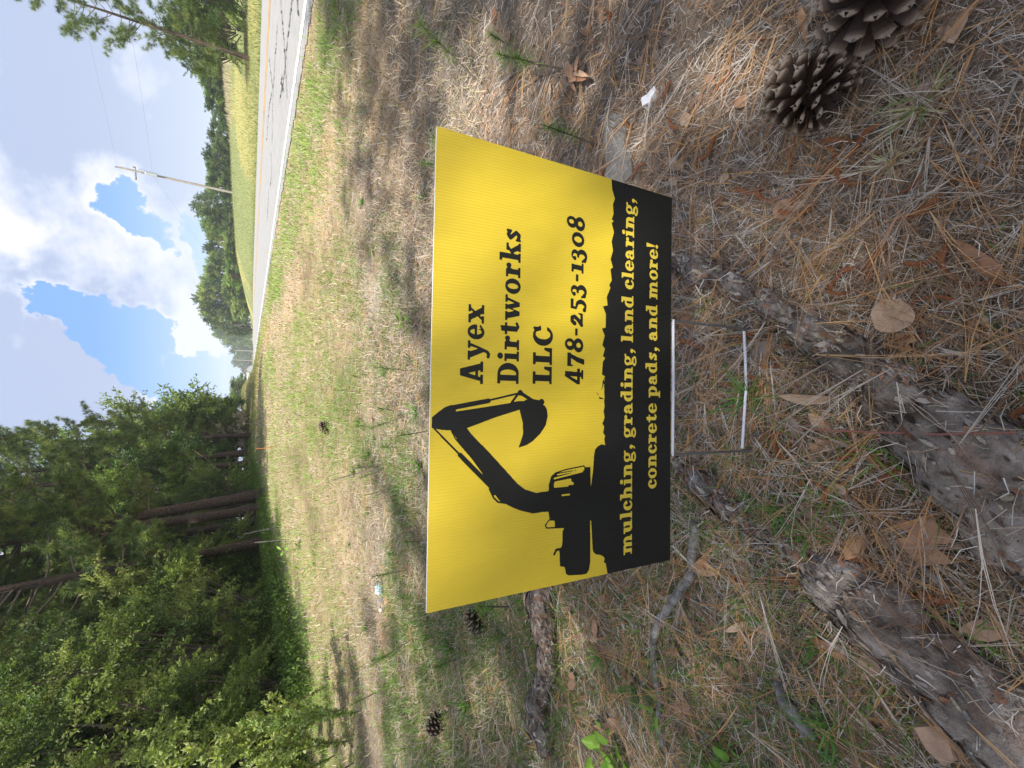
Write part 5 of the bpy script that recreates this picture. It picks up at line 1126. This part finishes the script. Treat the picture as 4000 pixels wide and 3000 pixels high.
sl = [(2346, 572, 'fluffy green pine seedling just right of the sign edge'), (2197, 271, 'young green seedling near the fan of dry leaves'), (1990, 180, 'thin green seedling on bare soil at the right'), (1880, 330, 'flat green seedling right of the top corner of the sign'),
      (1850, 560, 'seedling peeping over the slanted right edge of the sign'), (1625, 1452, 'seedling with a bare stem rising behind the excavator arm'), (1536, 1603, 'light green seedling behind the top edge, mid sign'), (1585, 1625, 'seedling with a leaning stem behind the sign'),
      (1470, 1670, 'needle topped seedling well behind the sign'), (1668, 1685, 'taller seedling close behind the sign top'), (1560, 1750, 'yellow green seedling behind the sign'), (1500, 1835, 'seedling at the foot of the arching bare stem'),
      (1640, 2115, 'small seedling behind the left part of the sign'), (1600, 2225, 'seedling beside the crumpled bottle'), (2000, 2370, 'bright needle tuft touching the left edge of the sign'), (1620, 2490, 'dark stemmed seedling left of the sign top corner'),
      (1540, 2560, 'seedling among the straw at the left'), (1480, 2700, 'seedling with a slanting stem at the left'), (1420, 1480, 'seedling with fanned needles on the shade line'), (1380, 1530, 'seedling on the verge beyond the shade line'), (1790, 2570, 'seedling hidden in grass left of the sign'), (1750, 650, 'grass green seedling above the sign top right corner')]
for i, (x, y, lab) in enumerate(sl):
    p, _ = hx(x, y); r = empty('pine_seedling', p, rng.uniform(0, 6), (lambda q: (q * rng.uniform(.9, 1.5), q * rng.uniform(.9, 1.5), q))(rng.uniform(.5, 1.05)), label=lab, cat='seedling', group='pine seedlings in the verge')
    for pn, me in SD[i % 4]: ob(pn, me, parent=r)
def tuft_me(seed, n, L, w_, cols, spread=.9):
    global rng
    old = rng; rng = np.random.default_rng(seed)
    P = np.c_[rng.normal(0, L * .06, (n, 2)), np.zeros(n)]; v, f, c = blades(P, rng.uniform(0, 6.283, n), rng.uniform(.25, spread + .3, n), rng.uniform(-.5, .4, n), rng.normal(0, .4, n), L * rng.uniform(.4, 1.1, n), w_ * rng.uniform(.6, 1.2, n), 5, pal(n, cols, .2), .1, .08)
    rng = old; return mk('blades', v, [f], m_grass, c)
GR = [(.085, .19, .035), (.11, .23, .045), (.15, .26, .06)]; DR = [(.50, .42, .30), (.60, .55, .46), (.40, .36, .18), (.34, .28, .2)]
tg = [tuft_me(1, 42, .075, .0042, GR), tuft_me(2, 22, .06, .0032, GR), tuft_me(3, 16, .09, .0034, [(.17, .30, .06), (.13, .24, .05)], .6), tuft_me(4, 60, .05, .0026, DR, .5)]
for x, y, k, s_, lab in ((2935, 1550, 0, 1.15, 'dense green grass tuft pierced by the lower wire rung'), (2755, 1190, 1, .8, 'small green tuft above the stake corner'), (2850, 1775, 1, .9, 'green tuft at the lower stake corner'), (2720, 1480, 1, .6, 'thin green blades inside the wire stake'),
        (3190, 1950, 1, 1.0, 'green tuft in pale straw below the stake'), (3440, 1770, 2, 1.0, 'long green blades over the dead grass left of the long root'), (3270, 1940, 2, .9, 'two bright green upright blades'), (3060, 1995, 0, .8, 'wide green tuft left of the stake'), (3160, 2090, 0, .75, 'fresh green tuft between stick and straw'),
        (3140, 1100 - 90, 1, .5, 'tiny tuft beside the upper root'), (3600, 430, 3, 1.3, 'dry bleached tuft of grass near the pine cones'), (3490, 640, 3, 1.0, 'flattened bleached tuft below the pine cone'), (3620, 400, 2, .8, 'few green shoots in the bleached tuft'), (3520, 2650 - 330, 2, .7, 'green shoots beside the flaking root'),
        (2480, 2680, 0, .9, 'lush green tuft in the left grass'), (2350, 2560, 0, .9, 'bluish green tuft behind the stick'), (2560, 2770, 2, 1.1, 'long green blades across the stick'), (3250, 2830, 0, 1.0, 'green tuft at the bottom left beneath the grey strip'), (3760, 2450, 2, .9, 'green blades arching over the flaking root'), (2760, 2950, 0, 1.0, 'grass tuft at the left edge below the weed')):
    r = empty('grass_tuft', hx(x, y)[0] + [0, 0, .004], rng.uniform(0, 6), s_, label=lab, cat='grass tuft', group='grass tufts near the sign'); ob('blades', tg[k], parent=r, kind='stuff')
for i in range(46):
    xx, yy = -.15 - abs(rng.normal(0, .55)), rng.uniform(.15, 1.7); p = np.array([xx, yy, float(tz(np.array([xx]), np.array([yy]))[0])])
    r = empty('grass_tuft', p, rng.uniform(0, 6), rng.uniform(.45, .85), label='small green grass tuft in the straw left of the sign', cat='grass tuft', group='small tufts left of the sign'); ob('blades', tg[i % 3], parent=r, kind='stuff')
m_weed = M('weed_leaf', (.20, .36, .05), .45, attr=False, nscale=60, vary=.15, trans=.35, objrand=[(0, (.8, .9, .8)), (1, (1.2, 1.1, 1))])
WL = [leaf_me('leaf', 'heart', 90, m_weed, .05), leaf_me('leaf', 'long', 91, m_weed, .06), leaf_me('leaf', 'oval', 92, m_weed, .05)]
def weed(x, y, n, s_, h_, kind, lab, spread=.03):
    r = empty('weed', hx(x, y)[0], rng.uniform(0, 6), s_, label=lab, cat='weed', group='broad leaved weeds'); mb = MB()
    for i in range(n):
        a = i * 2.4; rr = spread * (.5 + .5 * rng.random()); z = h_ * (i + 1) / n; e = np.array([math.cos(a) * rr, math.sin(a) * rr, z])
        tube(mb, [(0, 0, 0), (0, 0, z * .8), tuple(e)], [.0012, .001, .0006], 4, cap_=False)
        o = ob('leaf', WL[kind], parent=r, loc=e + np.array([math.cos(a), math.sin(a), 0]) * .018); o.rotation_euler = (rng.uniform(-.3, .3), rng.uniform(-.7, .1), a)
    ob('stem', mb.mesh('stem', m_weed), parent=r)
weed(2400, 2930, 9, 1.0, .07, 0, 'broad leaved bright green weed at the left edge of the grass', .04); weed(2440, 2985, 6, .8, .05, 2, 'yellow green weed cut by the left edge')
weed(2590, 2760, 6, .55, .08, 1, 'small pale forked weed over the stick'); weed(1520, 2690, 12, .8, .14, 1, 'lance leaved weed in the sun left of the sign'); weed(1610, 1265, 8, 1.1, .09, 1, 'bright yellow green plant behind the word on the sign')
weed(1285, 1895, 6, 1.4, .10, 1, 'leafy sprout on the sunny verge'); weed(1220, 1870, 5, 1.4, .08, 1, 'small leafy sprout farther on the verge'); weed(1175, 2140, 14, 1.6, .16, 2, 'bushy bright weed near the thicket'); weed(1190, 1570, 6, 1.4, .08, 1, 'small sprout on the verge near the road'); weed(3030, 1386, 4, .22, .01, 0, 'tiny clover leaf beside the wire rung')
weed(2870, 2975, 7, .7, .05, 0, 'green leafy weed low in the left corner'); weed(1230, 2210, 8, 1.6, .12, 1, 'broad weed at the shade edge of the thicket')
for i in range(34):
    xx = rng.uniform(-1.9, 1.3); yy = rng.uniform(1.35, 3.6); p = np.array([xx, yy, float(tz(np.array([xx]), np.array([yy]))[0])])
    r = empty('grass_tuft', p, rng.uniform(0, 6), rng.uniform(1.0, 2.0), label='green grass clump on the verge behind the sign', cat='grass tuft', group='grass clumps behind the sign'); ob('blades', tg[(0, 2, 1, 2)[i % 4]], parent=r, kind='stuff')
# arching bare stem, dead stems, marker
px_tube('bare_stem', [(1505, 1834, 5), (1470, 1836, 5, .05), (1430, 1850, 5, .12), (1400, 1865, 5, .17)], m_barkg, 'thin bare arching stem standing behind the sign', 'stem', jit=0, n=5)
def post(name, U, V, Yd, h_, r, mat, lab, cat_, lean=(0, 0)):
    x = X_at(U, V, Yd); z = float(tz(np.array([x]), np.array([Yd]))[0]); mb = MB(); tube(mb, [(0, 0, -.1), (lean[0] * h_ * .5, lean[1], h_ * .5), (lean[0] * h_, lean[1], h_)], [r, r * .9, r * .8], 6)
    return ob(name, mb.mesh(name, mat), loc=(x, Yd, z), label=lab, cat=cat_)
post('marker_stake', 1250, 1040, 11, .35, .008, M('orange_plastic', (.75, .25, .08), .5, attr=False), 'thin orange marker stake in the shaded strip by the wood', 'stake')
post('dead_sapling', 935, 1045, 9.5, .6, .014, m_stick, 'pale bare dead stem at the edge of the thicket', 'stem', (-.05, 0)); post('dead_sapling', 880, 1050, 8.5, .45, .01, m_stick, 'second pale dead stem, shorter, leaning by the thicket', 'stem', (.12, 0))

# ------------------------------------------------------------------ utility poles, lines, house
def u_pole(name, U, V, Yd, h_, r, lab, full=False, cab=True):
    x = X_at(U, V, Yd); z = float(tz(np.array([x]), np.array([Yd]))[0]); o = empty(name, (x, Yd, z), label=lab, cat='utility pole', group='utility poles along the road')
    mb = MB(); tube(mb, [(0, 0, -.5), (0, 0, h_ * .5), (.02, 0, h_)], [r, r * .85, r * .7], 10); ob('shaft', mb.mesh('shaft', m_pole, True), parent=o)
    if full:
        for zz_, l_ in ((h_ - .05, .0),):
            mb = MB(); tube(mb, [(0, 0, zz_), (0, 0, zz_ + .28)], [.035, .03], 6); tube(mb, [(0, 0, zz_ + .20), (0, 0, zz_ + .30)], [.07, .05], 8); ob('insulator', mb.mesh('insulator', m_glass), parent=o)
        mb = MB(); tube(mb, [(-.85, 0, h_ - 1.35), (.30, 0, h_ - 1.25)], .035, 6); ob('arm', mb.mesh('arm', m_glass), parent=o)
        for k in range(4):
            mb = MB(); tube(mb, [(-.25 - .2 * k, 0, h_ - 1.34), (-.25 - .2 * k, 0, h_ - 1.22)], [.07, .05], 8); ob('insulator', mb.mesh('insulator', m_glass), parent=o)
        mb = MB(); tube(mb, [(.38, 0, h_ - 1.28), (.38, 0, h_ - 1.05)], [.08, .05], 8); ob('insulator', mb.mesh('insulator', m_glass), parent=o)
        mb = MB(); tube(mb, [(-.08, -.32, h_ - 3.0), (-.08, -.32, h_ - 2.15)], .20, 14); tube(mb, [(-.08, -.32, h_ - 2.14), (-.08, -.32, h_ - 2.02)], [.21, .08], 14); tr = ob('transformer', mb.mesh('transformer', m_metal, True), parent=o)
        mb = MB(); tube(mb, [(-.16, -.32, h_ - 2.05), (-.16, -.32, h_ - 1.85)], [.04, .025], 6); ob('bushing', mb.mesh('bushing', m_glass), parent=tr)
        mb = MB(); tube(mb, [(.05, -.22, h_ - 2.3), (.28, -.22, h_ - 1.9), (.20, -.22, h_ - 1.5)], .02, 5); ob('fuse_cutout', mb.mesh('fuse_cutout', m_glass), parent=o)
    return Vector((x, Yd, z + h_))
t0 = u_pole('utility_pole', 2248, 908, 56, 9.5, .135, 'tall weathered utility pole with transformer standing alone in the field', True)
t1 = u_pole('utility_pole', 1722, 985, 190, 6.6, .22, 'distant pale utility pole in front of the tree line, the nearest of the small ones')
t2 = u_pole('utility_pole', 1629, 986, 240, 7.6, .24, 'small distant utility pole, middle one of the far row')
t3 = u_pole('utility_pole', 1592, 986, 270, 8.2, .26, 'small distant utility pole, leftmost of the far row')
def cable(a, b, sag, r, lab, off=0.0):
    mb = MB(); t = np.linspace(0, 1, 30)[:, None]; P = np.array(a) * (1 - t) + np.array(b) * t; P[:, 2] += off - sag * 4 * (t * (1 - t))[:, 0]; tube(mb, P, r, 4, cap_=False)
    return ob('power_line', mb.mesh('power_line', m_cable), label=lab, cat='power line', group='power lines on the poles')
t9 = Vector((46, 8, 12.5))
for k_, (off, w_) in enumerate(((.1, .004), (-2.6, .005))):
    cable(t0, t1, 1.6, w_, ['upper power line from the tall pole to the far poles', 'lower cable from the tall pole to the far poles'][k_], off)
    cable(t0, t9, 1.0, w_, ['upper power line running right from the tall pole', 'lower cable running right from the tall pole'][k_], off)
# gabled house far down the road
hxx = X_at(1550, 985, 190); hz_ = EYE + (985 - 936) * -.0133; hz_ = float(tz(np.array([hxx]), np.array([190.]))[0])
hs = empty('house', (hxx, 190, hz_), label='far house with a grey gabled roof beyond the end of the road', cat='house')
d = ray(1547, 942); zr = EYE + d[2] / d[1] * 190 - hz_; d = ray(1547, 963); ze = EYE + d[2] / d[1] * 190 - hz_
def quadmesh(name, V, F, mat, parent): return ob(name, mk(name, np.array(V, float), [np.array(f) for f in F], mat), parent=parent)
quadmesh('wall', [(-2.1, -2, -1), (2.1, -2, -1), (2.1, 4, -1), (-2.1, 4, -1), (-2.1, -2, ze), (2.1, -2, ze), (2.1, 4, ze), (-2.1, 4, ze), (0, -2, zr - .25), (0, 4, zr - .25)], [[[0, 1, 5, 4], [1, 2, 6, 5], [2, 3, 7, 6], [3, 0, 4, 7]], [[4, 5, 8], [6, 7, 9]]], m_wall, hs)
for sx in (-1, 1):
    quadmesh('roof_slope', [(sx * 2.7, -2.6, ze - .35), (0, -2.6, zr), (0, 4.6, zr), (sx * 2.7, 4.6, ze - .35), (sx * 2.7, -2.6, ze - .55), (0, -2.6, zr - .2), (0, 4.6, zr - .2), (sx * 2.7, 4.6, ze - .55)], [[[0, 1, 2, 3], [4, 5, 6, 7], [0, 1, 5, 4], [2, 3, 7, 6], [0, 3, 7, 4]]], m_roof, hs)
xw = X_at(1529, 994, 52); zw = float(tz(np.array([xw]), np.array([52.]))[0])
hw = empty('white_rail', (xw, 52, zw), label='low white rail at the end of the track where the road drops away', cat='rail')
for k in range(2):
    mb = MB(); tube(mb, [(-.42, 0, .10 + .14 * k), (.42, 0, .10 + .14 * k)], [.055, .055], 4, flat=1); ob('board', mb.mesh('board', m_whitep), parent=hw)
for sx in (-.4, 0, .4):
    mb = MB(); tube(mb, [(sx, .08, -.2), (sx, .08, .32)], .045, 6); ob('post', mb.mesh('post', m_whitep), parent=hw)

for o in bpy.data.objects:                               # fine joined twigs are not separate pieces
    if o.parent and o.name.split('.')[0] in ('limbs', 'stems', 'crown', 'foliage', 'needle_tuft', 'stem') and o.type == 'MESH': o['kind'] = 'stuff'

# air: far trees fade a little
hm = bpy.data.materials.new('thin_haze'); hm.use_nodes = True; _t = NT(hm.node_tree)
_o = _t.n('ShaderNodeOutputMaterial'); _v = _t.n('ShaderNodeVolumePrincipled', {'Color': (.86, .92, 1, 1), 'Density': .0008, 'Anisotropy': .2}); _t.link(_v.outputs[0], _o.inputs['Volume'])
import bmesh
bm_ = bmesh.new(); bmesh.ops.create_cube(bm_, size=1, matrix=Matrix.Translation((0, 150, 0)) @ Matrix.Diagonal((1300, 1600, 50, 1)))
me = bpy.data.meshes.new('haze'); bm_.to_mesh(me); bm_.free(); me.materials.append(hm)
ob('haze', me, kind='stuff', label='thin summer haze')
sc.cycles.volume_bounces = 1
